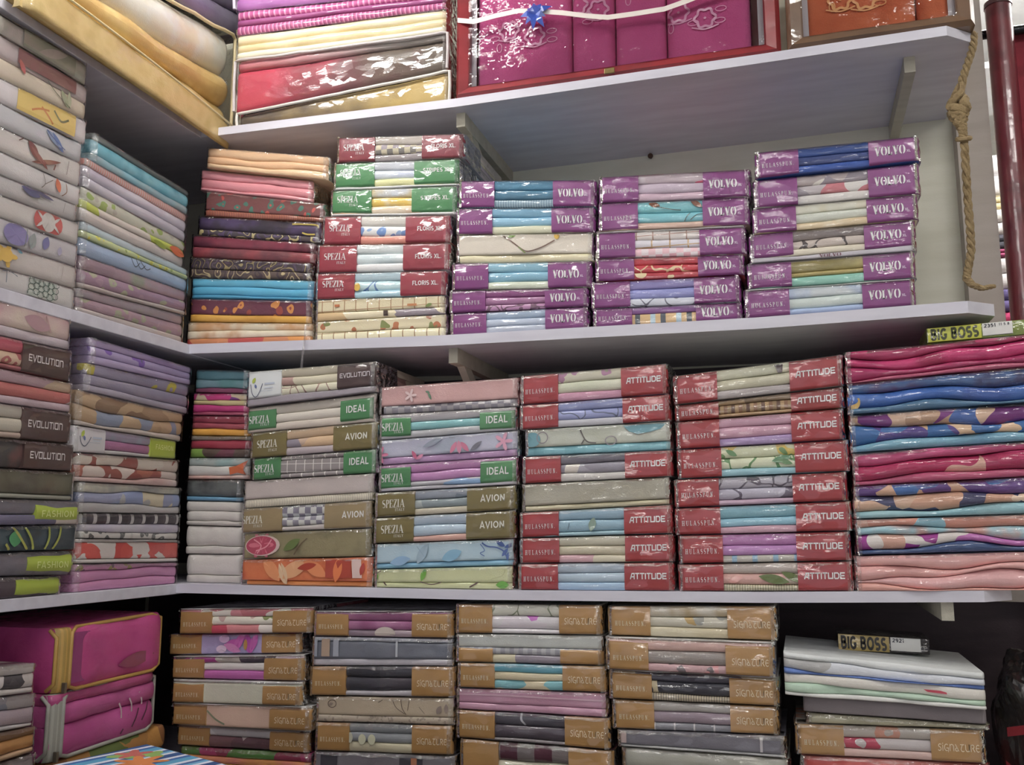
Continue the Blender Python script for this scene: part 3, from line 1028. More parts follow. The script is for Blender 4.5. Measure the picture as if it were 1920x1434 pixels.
# ================================================================ back wall, middle shelf
stack('B', 2, 'stack nearest the corner', 'patterned bedcovers stacked in the corner of the middle shelf', [
    (384, 614, 275, 293, 310, 337, None, [(1, 'e0b48c'), (.8, 'dcae84'), (.7, 'e2b890')], 'peach cotton bedcover pack', {'wave': .07, 'dy': -.015, 'pipe': None}),
    (372, 586, 316, 338, 357, 373, None, [(1, 'd98f98'), (1, 'd4868f'), (.4, 'd98f98')], 'rose pink cotton bedcover pack', {'wave': .06}),
    (381, 608, 357, 381, 398, 410, None, [(1.5, '=fl 6a3c3c 3c6a5c b04a40 1.6'), (.5, 'st a05a3c 6a3c3c .5')], 'red bedcover with green motifs', {}),
    (368, 600, 404, 416, 439, 454, None, [(1.4, 'ns 2c2436 443458 2a2230'), (.6, 'pd 3a3038 a89a6a 4a3a5a 1.2')], 'navy bedcover with gold trim', {'art': [('B', [(.78, .82), (.86, .85), (.97, .84), (.985, .7)], .004, 'b09a3c'), ('B', [(.86, .42), (.9, .36), (.96, .38)], .004, 'b09a3c')]}),
    (356, 590, 439, 455, 481, 486, None, [(1, 'ns 5a2438 7a2c40 4a2430'), (1, 'ns 6a2838 82343c 5a2c36')], 'dark maroon brocade bedcover', {}),
    (352, 583, 481, 493, 518, 524, None, [(1.2, '=pd 3a3038 8a7c50 4a3a50 1.5'), (1, 'pd 4a3c38 a09068 3a2c34 1.2')], 'dark bedcover with gold scrolls', {}),
    (355, 585, 521, 525, 559, 565, None, [(1, '5ab0d0'), (1, '4aa2c6'), (.4, '3e92b8')], 'turquoise blue bedcover', {'wave': .05}),
    (352, 582, 559, 563, 603, 606, None, [(2, '=fl 5e2a3c c07c34 8a3a30 1.4'), (.9, 'ns c08a24 d09c34 a8762a')], 'maroon bedcover with orange flowers', {}),
    (346, 583, 603, 606, 643, 638, None, [(1, 'ns d8c8a4 c89a6c d8ccb0'), (.9, 'ns c8b494 d8ccb4 b8885c'), (.9, 'pt c8843c b8744a a83c38')], 'cream bedcover with orange border', {}),
], 'bedcover_pack', 'bedcover', off=.02)

stack('B', 2, 'maroon and green stack', 'packs with maroon and green bands on the middle shelf', [
    (629, 869, 257, 249, 301, 297, 'flor', L3('b4aca4', 'ck 8c848c b4ac94 74706c', '8a8284'), 'maroon-banded sheet pack with greyish check', {'pc': '7a2c38', 'uR': .685}),
    (623, 861, 306, 296, 350, 342, 'strp', L3('c4c8d0', 'ns ccd4e0 b4bcd0', 'd4d49a') + [(.25, '#e8e6ea')], 'green-banded sheet pack with grey and lime folds', {'rtxt': None, 'pv': (.08, 1)}),
    (617, 857, 357, 347, 401, 398, 'strp', L3('ns d4d8e0 c8b88c c4ccd8', 'ns e4d49c e0b850 ece4c8', 'ns e8a878 d8c8b0') + [(.25, '#e8e6ea')], 'green-banded sheet pack with yellow floral folds', {'pv': (.08, 1)}),
    (602, 844, 405, 402, 452, 452, 'flor', L3('d8d4cc', 'fl d8dce4 6c8cc0 8aa4c8 1.2', 'd88c7c'), 'maroon-banded sheet pack with coral lower fold', {}),
    (592, 842, 459, 454, 506, 502, 'flor', L3('d0dce0', 'ns c4d4d8 d0dce0', 'd8d8dc'), 'maroon-banded sheet pack with plain ice-grey folds', {}),
    (589, 836, 512, 506, 557, 553, 'flor', L3('b8d0e0', 'ln b8d4e4 5a7aa8', 'a8ccdc'), 'maroon-banded sheet pack with blue floral folds', {'art': [('D', .335, .42, .008, .01, 'd0a83c')]}),
    (589, 834, 562, 553, 601, 588, None, [(1.3, '=gr d8cca8 a8825c'), (.8, 'pt d8ccac c8aa7c 8a8088 d8ccac 1.2')], 'cream sheet pack with patchwork and dark clip', {'art': [('Q', [(.54, .05), (.575, .05), (.575, .33), (.54, .33)], '4a3c34'), ('Q', [(.16, .62), (.2, .62), (.2, .74), (.16, .74)], 'b86a3c'), ('Q', [(.72, .5), (.79, .5), (.79, .62), (.72, .62)], 'b87a4c'), ('L', .88, .5, .018, .008, 20, '6a7a3c')]}),
    (588, 836, 603, 588, 640, 629, None, [(1.2, '=fl d8cca8 b06a44 7a8248 1.4'), (.9, 'gr dcd2b0 8a6a44')], 'cream sheet pack with small brown motifs', {}),
], off=.012)

VG = 'purple-banded sheet packs on the middle shelf'
stack('B', 2, 'first purple-banded stack', VG, [
    (856, 1117, 338, 336, 385, 385, 'volvo', L3('4f86a4', '45748f', 'st 6a8496 8ca4b0 .6'), 'purple-banded pack with steel-blue folds', {}),
    (853, 1115, 390, 387, 437, 435, 'volvo', L3('7aaecb', '86b6d0', 'd0d0b4'), 'purple-banded pack with sky-blue and cream folds', {}),
    (853, 1112, 440, 435, 488, 488, None, [(2.4, '=d8cfc0'), (.9, 'd4cba8', .004, .03, .996)], 'unbanded cream pack printed with a twig', {'art': [('B', [(.35, .96), (.42, .72), (.5, .42), (.55, .36), (.64, .5), (.73, .74)], .0028, '6a5044'), ('L', .42, .92, .02, .008, 10, '7a9a4c'), ('B', [(.47, .52), (.5, .38), (.52, .3)], .003, '6a7a3c'), ('D', .745, .9, .006, .008, 'd8b03c')]}),
    (845, 1109, 493, 488, 540, 535, 'volvo', L3('8cbcd0', '7eb0c8', 'ccd4c0'), 'purple-banded pack with aqua folds', {}),
    (840, 1103, 545, 538, 585, 574, 'volvo', L3('8c4a80', 'ns 6c3a60 9a6a90 8c4c84', 'ln b080a8 6a4a60'), 'purple-banded pack with plum folds', {}),
    (842, 1103, 588, 574, 627, 615, 'volvo', L3('a4b8d0', 'b4c0d4', 'b0b8c8'), 'purple-banded pack with glossy grey-blue folds', {}),
], off=.004)
stack('B', 2, 'second purple-banded stack', VG, [
    (1121, 1407, 331, 316, 379, 365, 'volvo', L3('pt b8a8b0 d0607c b8acb4 c8405c', 'b8a8b8', 'c0a4b4'), 'purple-banded pack with crimson flower print', {}),
    (1120, 1406, 381, 368, 431, 418, 'volvo', L3('fl 74b8c0 74503c 5c7a6c .5', '74b8c4', 'c8a898', (1.2, 1, .6)), 'purple-banded pack with turquoise folds', {'art': [('L', .385, .86, .026, .012, -15, '7a4c34'), ('L', .66, .84, .03, .012, -35, '7a4c34'), ('B', [(.4, .8), (.48, .68), (.56, .62)], .0016, '3c3c34'), ('B', [(.58, .2), (.6, .4), (.62, .5)], .0016, '3c3c34'), ('B', [(.62, .25), (.66, .42), (.7, .45)], .0016, '3c3c34')]}),
    (1115, 1400, 434, 421, 481, 473, 'volvo', [(.22, '#dcdcec'), (1, 'gr d4ccc8 a8887c 1.2'), (1, 'gr ccc8d0 b89870 1.3'), (1, 'ck dcb4bc e4ccd0 d4a0ac')], 'purple-banded pack with pink gingham fold', {'pv': (0, .93)}),
    (1114, 1396, 485, 476, 524, 515, 'volvo', L3('ns a83440 c03c48 8c2c38', 'ln b43440 d0b48c', 'fl a83440 d8c49c 5c3034'), 'purple-banded pack with red floral folds', {}),
    (1106, 1389, 529, 515, 577, 563, 'volvo', L3('9088c0', '8c90c8', 'ln c4c8d4 6c6c7c'), 'purple-banded pack with lavender folds', {}),
    (1110, 1392, 579, 566, 612, 593, 'volvo', [(1, '8a5a98'), (1.4, '=st c8a878 c8a878 a8c0cc c8a878 4a5058 5.5')], 'purple-banded pack with tan striped fold', {}),
], off=.004)
out_E = stack('B', 2, 'rightmost purple-banded stack', VG, [
    (1415, 1725, 285, 253, 334, 303, 'volvo', L3('2c4a8c', '2c3c70', '2a4c98'), 'purple-banded pack with royal blue folds', {'dy': -.01}),
    (1412, 1725, 338, 304, 383, 357, 'volvo', L3('pt d0ccc4 8c848c d4d0cc a89c9c', 'pt b0a8ac c8c4c0 b87078 908890', 'ns a4a0a4 c8c4c0 8c8890'), 'purple-banded pack with grey blossom print', {}),
    (1408, 1722, 391, 363, 433, 408, 'volvo', L3('ns d4ccb4 dcd8c8 c8bc94', 'c0c4b8', 'ns d4ccb0 c8b490 dcd8cc'), 'purple-banded pack with ivory floral folds', {}),
    (1402, 1718, 440, 411, 492, 467, 'volvo', [(1.1, '847a78'), (.9, 'ln b8aca4 4c4444'), (.7, 'd4ccb8'), (.55, '#b4b0b8')], 'purple-banded pack with taupe folds', {'pv': (.16, 1)}),
    (1397, 1717, 495, 470, 537, 518, 'volvo', [(1.2, 'ns a8985c 8c8250 b0a468'), (.5, 'a8985c'), (.9, '84bcac')], 'purple-banded pack with olive and mint folds', {}),
    (1393, 1717, 543, 521, 591, 568, 'volvo', [(.15, '#dcd8e8'), (1, 'ns c8d0d4 a8b8d0 ccd4d4'), (1, 'c0ccc8'), (.6, 'a4b8dc')], 'purple-banded pack with pale grey folds', {'pv': (0, .95)}),
], off=.0)

letter(out_E[3][1], 'VOLVO', 'volvo', .43, .56, .075, .007, '6c4450', out_E[3][0], .16, .04, .0022)

# ================================================================ back wall, lower shelf
stack('B', 3, 'narrow corner stack', 'folded linens stacked in the corner of the lower shelf', [
    (362, 464, 692, 694, 735, 738, None, [(1, '5c8c98'), (.9, 'ns 4c8c88 7a9ca8'), (.5, '8c4868')], 'teal folded linen pack', {}),
    (357, 465, 736, 738, 779, 780, None, [(1, 'pt c83c84 7c3c8c c8b498'), (.7, 'b8a878'), (1, 'b02c70'), (.5, '98405c')], 'magenta folded linen pack', {}),
    (355, 466, 779, 780, 816, 818, None, [(1, '8c3448'), (.8, 'ns 7c2c40 94404c'), (.9, 'ns c88c24 d89c34')], 'maroon and mustard folded linen pack', {}),
    (352, 468, 816, 818, 858, 858, None, [(.5, '8c8478'), (1, '942c40'), (1, 'pt 4c3c34 6c8c34 5c2c3c')], 'red and dark green folded linen pack', {}),
    (348, 464, 858, 858, 899, 899, None, [(1, 'ns b4b8b4 8cacac'), (1.2, 'c4c0bc'), (.5, 'ns b87c74 ccb4ac')], 'white linen pack with orange corner motif', {'art': [('Q', [(.70, .55), (.82, .62), (.985, .9), (.93, .45), (.97, .2), (.84, .3), (.72, .2)], 'c05a2c')]}),
    (345, 452, 899, 899, 936, 938, None, [(1.6, 'ns 38383a 585c5c 2c2c30'), (.4, '5c8cac')], 'black folded linen pack', {}),
    (345, 447, 939, 941, 982, 984, None, [(1, 'c4beb8'), (1, 'c8c2bc'), (.5, 'bcb6b0')], 'white towel bundle', {'name': 'folded_towel', 'cat': 'towel', 'film': False, 'coat': .1}),
    (345, 448, 985, 988, 1036, 1036, None, [(1.6, 'c6c0ba'), (.6, 'c0bab4')], 'white towel bundle', {'name': 'folded_towel', 'cat': 'towel', 'film': False, 'coat': .1}),
    (345, 448, 1039, 1040, 1093, 1094, None, [(1.6, 'c8c2bc'), (.6, 'c0bab4')], 'white towel bundle', {'name': 'folded_towel', 'cat': 'towel', 'film': False, 'coat': .1}),
], 'linen_pack', 'linen pack', off=.05)

stack('B', 3, 'stack beside the linens', 'sheet packs on the lower shelf beside the linens', [
    (460, 704, 697, 677, 744, 722, 'evo', [(.95, 'b8b09c'), (1, 'pt c4bca4 a08078 ccc4a8 .8'), (1, 'ln ccc8b0 8c6c64 1.2'), (.8, '#948c94')], 'pack with white logo label and brown label', {'pv': (.2, 1), 'dy': -.01}),
    (460, 702, 765, 736, 804, 784, 'ideal', L3('c4bcb0', 'ccc4b8', 'c4b8ac'), 'green-labelled pack with plain beige folds', {}),
    (467, 706, 812, 790, 853, 838, 'avion', L3('c4a888', 'pt b89c88 847c88 c8a884', 'a89ca0'), 'olive-banded pack with peach and grey folds', {}),
    (470, 706, 860, 841, 895, 883, 'ideal', [(.5, 'gr 8c8484 d0ccc8'), (1.4, '=gr 888080 d0ccc8 .75'), (.5, 'gr 8c8484 d0ccc8')], 'green-labelled pack with grey windowpane check', {'pv': (.0, 1)}),
    (453, 699, 902, 887, 949, 934, None, [(2, '=b8aca8'), (.9, 'st a8a090 d4ccb8 .45', .002, .02, .996)], 'plain off-white pack with ribbed lower fold', {}),
    (450, 695, 954, 938, 997, 987, 'aviont', L3('ck c8c8c4 7c7888 b4b8bc', 'ck c4c4c0 84808c b8b8b8', 'b8b0ac', (1, .8, .5)), 'tan-banded pack with grey check folds', {}),
    (452, 695, 1000, 990, 1043, 1039, None, [(2, '=ns 7a7050 847a58 6c6448')], 'olive pack printed with a pink rose', {'art': [('D', .17, .5, .046, .024, 'c8b0a8'), ('D', .16, .5, .040, .022, 'a83c54'), ('F', .16, .52, .034, 6, 'c86478'), ('F', .17, .5, .022, 5, 'b04058'), ('B', [(.1, .75), (.16, .5), (.13, .2)], .003, 'd88c98'), ('B', [(.24, .72), (.2, .45), (.12, .3)], .003, 'd88c98'), ('L', .40, .5, .05, .02, 30, '5c6c34'), ('B', [(.42, .12), (.47, .5), (.52, .72)], .003, '5c4c34')]}),
    (448, 697, 1049, 1044, 1098, 1100, None, [(2.2, '=ns b8482c d07040 c85c34 1.6'), (.5, 'c87c3c', .004, .05, .996)], 'orange pack printed with large roses', {'art': [('L', .25, .6, .07, .03, -50, 'dc8c58'), ('L', .42, .6, .09, .034, 25, 'e0a070'), ('L', .34, .45, .06, .02, -70, 'e8b890'), ('L', .58, .62, .07, .03, -30, 'dc8450'), ('L', .52, .7, .05, .016, 10, 'a83820'), ('Q', [(.66, .3), (.86, .3), (.84, .93), (.66, .93)], 'a83c28'), ('L', .75, .6, .06, .022, 80, 'd8743c'), ('Q', [(.86, .3), (.93, .3), (.92, .93), (.85, .93)], 'd8bcb4'), ('L', .93, .6, .03, .012, 75, 'b03c30')]}),
], off=.006)

stack('B', 3, 'stack left of red-banded packs', 'sheet packs on the lower shelf left of the red bands', [
    (704, 971, 726, 707, 773, 758, None, [(2, '=c49a98'), (.8, 'ck a4a0a4 74707a 8c888c', .003, .04, .996)], 'dusty pink pack over grey check', {'art': [('F', .24, .62, .016, 5, 'd0b8b8'), ('L', .38, .55, .02, .006, -65, '5c7c64'), ('L', .365, .7, .012, .005, -20, '5c7c64')]}),
    (706, 968, 778, 762, 819, 804, 'ideal', L3('a8a4a8', '78b0b4', 'a8a8ac'), 'green-labelled pack with grey and teal folds', {}),
    (706, 971, 826, 806, 868, 850, None, [(2.1, '=ns a8acbc b0b0c4 9ca4b4'), (.8, 'a884ac', .003, .03, .996)], 'grey pack printed with pink magnolias', {'art': [('L', .55, .5, .03, .011, 60, 'c0708c'), ('L', .59, .5, .03, .012, 95, 'cc84a0'), ('L', .63, .5, .03, .011, 130, 'c0708c'), ('L', .71, .5, .034, .01, 35, '6c6c78'), ('L', .27, .3, .024, .009, 120, 'b8587c'), ('L', .31, .22, .02, .008, 30, 'cc84a0'), ('F', .9, .6, .022, 5, 'cc94ac'), ('F', .02, .4, .02, 5, 'c87494'), ('L', .4, .75, .05, .012, 20, '9098a8')]}),
    (704, 970, 873, 855, 919, 905, 'ideal', L3('b47cac', 'b07aac', 'pt a8a4ac 7c9cc0 a8a8ac', (1, 1, .6)) + [(.4, '#a8a4ac')], 'green-labelled pack with orchid pink folds', {'pv': (.1, .9)}),
    (695, 966, 924, 909, 968, 956, 'avion', L3('pt 8c94a0 a8a490 74808c', 'pt 98a0a0 b4b0a4 808c90', 'b4ac98', (1, .9, .7)), 'olive-banded pack with slate print folds', {}),
    (697, 965, 971, 956, 1017, 1007, 'avion', L3('a8b8c8', 'a8bccc', 'c4988c', (1.1, 1.1, .6)), 'olive-banded pack with ice-blue folds', {}),
    (695, 963, 1020, 1010, 1064, 1056, None, [(2.1, '=ns a0bccc a8c0cc 98b4c4'), (.6, '80b4d0', .003, .01, .996)], 'pale blue pack printed with navy vine', {'art': [('B', [(.78, .9), (.82, .75), (.88, .7), (.93, .55), (.95, .35)], .003, '34508c'), ('L', .91, .83, .024, .01, -30, '34508c'), ('L', .97, .75, .024, .009, 20, '34508c'), ('L', .94, .5, .022, .008, 50, '3c5894'), ('L', .96, .35, .018, .007, 80, '3c5894'), ('B', [(.77, .85), (.8, .6), (.77, .5), (.8, .38)], .0016, '4c64a0'), ('L', .2, .3, .05, .02, 10, '88accc'), ('L', .36, .55, .05, .02, 60, '90a8b8'), ('L', .57, .45, .05, .024, 20, '7cacc8'), ('B', [(.32, .85), (.36, .55), (.38, .4)], .001, '7c94a8')]}),
    (699, 961, 1068, 1061, 1107, 1106, None, [(1.9, '=c8cc9c'), (.8, 'c4c898', .002, .01, .996)], 'pale lime pack printed with green leaves', {'art': [('L', .37, .68, .03, .012, 70, '64a02c'), ('B', [(.0, .6), (.03, .8), (.06, .95)], .002, '5c4c3c'), ('L', .02, .6, .02, .012, 80, '5c9c2c'), ('B', [(.35, .32), (.43, .2), (.5, .3)], .0022, '5c4440'), ('B', [(.08, .32), (.1, .12)], .003, '5c4440'), ('B', [(.7, .08), (.76, .3)], .003, '5c4440'), ('L', .93, .2, .03, .016, 0, '64a83c'), ('B', [(.85, .45), (.93, .6), (.95, .9)], .0008, 'a8a878')]}),
], off=.004)

RG = 'red-banded sheet packs on the lower shelf'
stack('B', 3, 'left red-banded stack', RG, [
    (972, 1252, 705, 681, 752, 731, 'att', L3('fl c4c0ac a87c98 8c9474 1.2', 'ns b8bca4 c4c4b0', 'b8849c'), 'red-banded pack with ivory floral folds', {}),
    (972, 1257, 760, 738, 800, 784, 'att', L3('8890bc', 'ln 8c94c0 606880', 'b0b0b8'), 'red-banded pack with periwinkle folds', {}),
    (982, 1259, 806, 789, 853, 839, None, [(2.2, '=ns acb0a0 b4b8ac a8aca0'), (1, 'st 70a8b4 74acb8 78b0bc 7', .003, .0, .996)], 'unbanded sage pack with blue cloud print', {'art': [('Q', [(.68, .95), (.72, .72), (.78, .6), (.86, .66), (.93, .75), (.97, .95)], '6494a0'), ('D', .06, .6, .018, .016, '6494a0'), ('R', .13, .66, .012, .012, .002, '847c84'), ('B', [(.39, .92), (.42, .55), (.45, .4), (.5, .36)], .003, '5c5854'), ('B', [(.42, .5), (.4, .34)], .003, '5c5854'), ('R', .6, .42, .012, .009, .002, '847c84')]}),
    (977, 1261, 856, 843, 903, 892, 'att', L3('6c6874', 'pt 9894a0 c4bcb4 84808c 1.6', 'ns a8a4a4 bcb8b4'), 'red-banded pack with charcoal print folds', {}),
    (976, 1257, 908, 894, 956, 944, None, [(2.3, '=a29e8e'), (.6, 'c0b898', .003, .03, .996)], 'unbanded plain khaki grey pack', {}),
    (972, 1261, 961, 946, 1004, 996, 'att', L3('8cacc0', '88aabc', '8cacb8', (1, 1.1, .4)), 'red-banded pack with duck-egg blue folds', {'art': [('L', .49, .42, .03, .016, 75, '7c9484'), ('B', [(.33, .25), (.34, .5)], .0012, '4c5864')]}),
    (972, 1264, 1009, 1001, 1052, 1049, 'att', L3('c0bca8', 'bcb49c', 'pt c49ca4 c8c0a8 c87894'), 'red-banded pack with cream and pink folds', {}),
    (969, 1264, 1057, 1054, 1108, 1108, 'att', L3('a8b8c8', 'a8bccc', '98b4d0'), 'red-banded pack with plain pale blue folds', {}),
], off=.002)
stack('B', 3, 'right red-banded stack', RG, [
    (1261, 1581, 705, 664, 753, 717, 'att', L3('c4c4ac', 'b8b49c', 'a09898'), 'red-banded pack with cream folds', {'art': [('Q', [(.61, .95), (.66, .95), (.655, .66), (.63, .66)], '3c2c2c')], 'dy': -.005}),
    (1264, 1584, 760, 724, 793, 765, 'att', [(.8, 'pt 7c6850 a88c68 7c94a0'), (1.2, 'st 8c7454 5c4438 a08460 7c5c44 3'), (.5, 'a0805c')], 'red-banded pack with brown ikat folds', {'pc': '8a2c2c'}),
    (1266, 1584, 791, 765, 839, 819, 'att', L3('c498ac', 'bc90a4', '9c84b0'), 'red-banded pack with pink and lilac folds', {}),
    (1268, 1593, 843, 824, 892, 877, 'att', L3('fl c8ccac c8b054 6c8c5c .8', 'ln c8ccb0 5c8454', '84b0bc', (1, 1, .6)), 'red-banded pack with green leaf folds', {'art': [('L', .33, .78, .026, .01, -30, '5c8454'), ('L', .62, .5, .04, .014, 12, '4c7c54'), ('L', .64, .4, .03, .01, -20, '5c8454')]}),
    (1263, 1589, 899, 884, 944, 930, 'att', L3('ln a8a4b0 5c5460', 'ln a4a0b0 5c5464 .7', 'b498ac', (1.1, 1, .5)), 'red-banded pack with grey branch print', {}),
    (1264, 1598, 953, 939, 1001, 996, 'att', L3('7cacbc', '84b4c8', 'bc94a4', (1.1, .8, .6)), 'red-banded pack with aqua and rose folds', {}),
    (1271, 1596, 1004, 996, 1056, 1049, 'att', L3('b478b0', 'b07cb4', 'st a8a49c a8a49c 7c9cb4 a8a49c 4', (1.1, 1, .7)), 'red-banded pack with bright orchid folds', {}),
    (1271, 1600, 1058, 1052, 1108, 1108, 'att', L3('b8aca4', 'pt b8b0a0 5c7440 b8a898 c89c94', 'st b4ac90 8c8870 .5', (1, 1, .6)), 'red-banded pack with olive leaf fold', {'art': [('L', .56, .42, .06, .018, -12, '5c6c38'), ('L', .67, .48, .05, .014, -25, '5c6c38'), ('L', .34, .42, .03, .012, 20, 'c88c84')]}),
], off=.0)

stack('B', 3, 'blanket stack on the right', 'folded fleece blankets in clear wrap on the lower shelf', [
    (1583, 1995, 660, 620, 716, 676, None, [(.6, 'ns 981c50 b03c68'), (1, 'ns a01c58 b82c68 901848'), (.8, '981c54'), (.3, 'a84868')], 'crimson pink fleece blanket', {'wave': .11, 'flat': .8, 'puff': .004}),
    (1585, 1997, 720, 680, 774, 752, None, [(1, 'ns 3c2c4c 3c5c8c 4c2c5c'), (1.1, 'ns 2c5ca8 345ca0 2c4c90'), (.4, '3c6484')], 'royal blue fleece blanket', {'wave': .11, 'flat': .8, 'puff': .004, 'art': [('L', .04, .3, .03, .016, 60, 'b8984c')]}),
    (1593, 2000, 778, 750, 846, 810, None, [(1, 'pt c8a890 3c5c9c 6c2c70 a88870 1.9'), (1, 'pt 3c649c 4c3c7c c8a888 2c5c94 1.9'), (.6, 'ns 6c9cac 5c8cac')], 'blue fleece blanket with tan figure print', {'wave': .11, 'flat': .8, 'puff': .004}),
    (1594, 2000, 850, 822, 908, 886, None, [(.8, 'ns a02c5c b84878'), (1.2, 'pt a01c50 981c4c c89c8c b83c6c .7'), (.5, 'a84468')], 'crimson fleece blanket with pale emblem', {'wave': .11, 'flat': .8, 'puff': .004}),
    (1596, 2002, 912, 890, 970, 956, None, [(1, 'pt 4c5c94 5c3c7c 3c64a0 c09880 1.9'), (1, 'pt c09c84 3c3c5c b88c74 d0b49c 1.7'), (.7, 'ns 74a4b0 8cb4bc')], 'blue and tan printed fleece blanket', {'wave': .11, 'flat': .8, 'puff': .004}),
    (1600, 2002, 974, 962, 1036, 1024, None, [(.9, 'pt c09080 b87c6c 7ca8b8 .8'), (.9, 'ns 7cacbc 8cb4c0 c08c80'), (1, 'pt c8c0bc 8c2c80 c09484 a85ca0 1.7'), (.5, '2c4470')], 'multicoloured fleece blanket with navy lower edge', {'wave': .11, 'flat': .8, 'puff': .004}),
    (1600, 2002, 1042, 1032, 1106, 1098, None, [(1, 'ns d8a4a0 c89494'), (.9, 'd49c98'), (1, 'd8a4a4'), (.4, 'd89c90')], 'pastel pink fleece blanket', {'wave': .11, 'flat': .8, 'puff': .004}),
], 'fleece_blanket', 'blanket', off=-.005, depth=.32)

# ================================================================ back wall, bottom shelf
SG = 'brown-banded sheet packs on the bottom shelf'
stack('B', 4, 'first brown-banded stack', SG, [
    (332, 584, 1141, 1138, 1184, 1187, 'sig', [CARD, (.9, 'pt c8848c d8d4c8 b86c74'), (1, 'fl d8d4c4 7c8450 b89c94 .7'), (1, 'pt b03c50 c87c80 d8d0c8')], 'brown-banded pack with red floral folds', {'pv': (0, .9)}),
    (313, 563, 1189, 1187, 1228, 1225, 'sig', [(1, '=ns 948cb4 a094bc 8c84a8')], 'brown-banded pack with big magenta flower', {'dy': .01, 'art': [('L', .5, .5, .05, .02, 15, 'b04c9c'), ('L', .55, .6, .06, .02, 60, 'b858a4'), ('L', .62, .5, .06, .02, 105, 'a8449c'), ('L', .5, .3, .05, .018, -20, 'c078ac'), ('L', .66, .55, .05, .018, 70, 'b858a4'), ('D', .42, .25, .014, .009, 'd0b8d0'), ('D', .44, .75, .014, .009, 'c8a8cc'), ('D', .60, .45, .005, .012, 'a87c34')]}),
    (318, 567, 1231, 1228, 1273, 1270, 'sig', [CARD, (.7, 'pt c8b4c0 a83c8c 3c3440 b8b0a8'), (.8, 'pt d0ccc8 342c34 d0ccc8 .8'), (1, 'pt b05ca0 b868a4 d0ccc8 .6')], 'brown-banded pack with magenta and black print', {'pv': (0, .9), 'dy': -.015}),
    (318, 563, 1273, 1279, 1314, 1320, 'sig', [(.22, '#dcdadc'), (1.6, '=c8c8b4')], 'brown-banded pack with plain ivory panel', {'pv': (0, .84), 'dy': -.02}),
    (319, 581, 1317, 1325, 1355, 1367, 'sig', [CARD, (1.5, '=d4b4a0')], 'brown-banded pack with peach panel', {'pv': (0, .9), 'dy': -.015, 'art': [('B', [(.27, .7), (.33, .35), (.4, .12)], .004, '7c8468')]}),
    (328, 578, 1357, 1370, 1397, 1412, 'sig', [CARD, (.8, 'pt b4b0b4 5c4448 c8c4c8 8c7470'), (1, 'pt 5c4048 6c4c50 a89c9c')], 'brown-banded pack with brown print folds', {'pv': (0, .9)}),
    (333, 580, 1398, 1414, 1440, 1462, None, [(1, 'pt a83c6c 4c7c34 8c3450 3c2c34 .9'), (.8, 'ns b8586c c88c3c'), (1, 'c8a43c')], 'multicoloured unbanded pack', {}),
], off=.008)
stack('B', 4, 'second brown-banded stack', SG, [
    (585, 848, 1145, 1145, 1190, 1190, 'sig', [CARD, (1, 'ns 6c3058 8c5478'), (1, 'ns 7c3c68 a46c90'), (.7, 'ns a08c94 6c5c6c')], 'brown-banded pack with plum folds and shell', {'pv': (0, .9), 'art': [('D', .53, .14, .025, .014, 'c0b4ac')]}),
    (582, 848, 1193, 1198, 1240, 1241, None, [(.5, 'ns a4a8b8 b0b4c0'), (1.8, '=686c78'), (.7, 'b4b0b8', .002, .0, .996)], 'slate grey striped pack', {'art': [('Q', [(.08, .32), (.14, .32), (.14, .93), (.08, .93)], 'a8907c'), ('Q', [(.165, .32), (.205, .32), (.205, .93), (.165, .93)], '9ca0ac'), ('Q', [(.61, .32), (.625, .32), (.625, .93), (.61, .93)], 'b0b4bc'), ('Q', [(.0, .32), (.05, .32), (.05, .93), (.0, .93)], '9498a4')]}),
    (578, 851, 1249, 1250, 1297, 1297, 'sig', [(1, 'ck 84848c 34343c 3c3c44 5'), (1.2, 'ck 8c8c94 34343c 3c3840 5'), (.5, 'ns a8a4a8 9c98a0')], 'brown-banded pack with black and grey folds', {}),
    (584, 850, 1305, 1309, 1349, 1350, None, [(2.2, '=b8a890'), (.8, 'fl a89c8c 8c8074 988c7c 4')], 'beige pack with sketched plants', {'art': [('R', .13, .72, .01, .008, .0016, '5c4c44'), ('L', .12, .7, .012, .007, 20, '8c7c70'), ('B', [(.57, .9), (.6, .6), (.66, .38)], .0012, '5c5048'), ('B', [(.63, .92), (.64, .6), (.67, .35)], .0012, '5c5048'), ('B', [(.69, .9), (.68, .5)], .0012, '5c5048'), ('B', [(.76, .65), (.8, .4)], .0012, '6c6058'), ('L', .9, .55, .02, .012, 60, '8c7c74'), ('L', .95, .6, .02, .01, 90, '8c7c74'), ('B', [(.5, .9), (.47, .8)], .0014, '5c5048')]}),
    (579, 847, 1353, 1361, 1402, 1414, 'sig', [(1, 'pt 84888c c8c8a8 84888c 8c8c90 1.2'), (1, 'ns 80848c 8c9094'), (1, 'b8b094')], 'brown-banded pack with slate and ivory ovals', {'art': [('D', .36, .45, .009, .011, 'c4c4a8'), ('D', .43, .45, .009, .011, 'c4c4a8'), ('D', .27, .5, .007, .011, 'b8b8a4')]}),
    (585, 853, 1408, 1418, 1460, 1464, None, [(2, '=747078'), (.8, '#a4a0a4')], 'grey unbanded pack with dark blocks', {'art': [('Q', [(.06, .35), (.18, .35), (.18, .9), (.06, .9)], '3c3a44'), ('Q', [(.62, .35), (.78, .35), (.78, .9), (.62, .9)], '3c3a44'), ('Q', [(.70, .35), (.74, .35), (.74, .9), (.70, .9)], 'a86c4c')]}),
], off=.006)
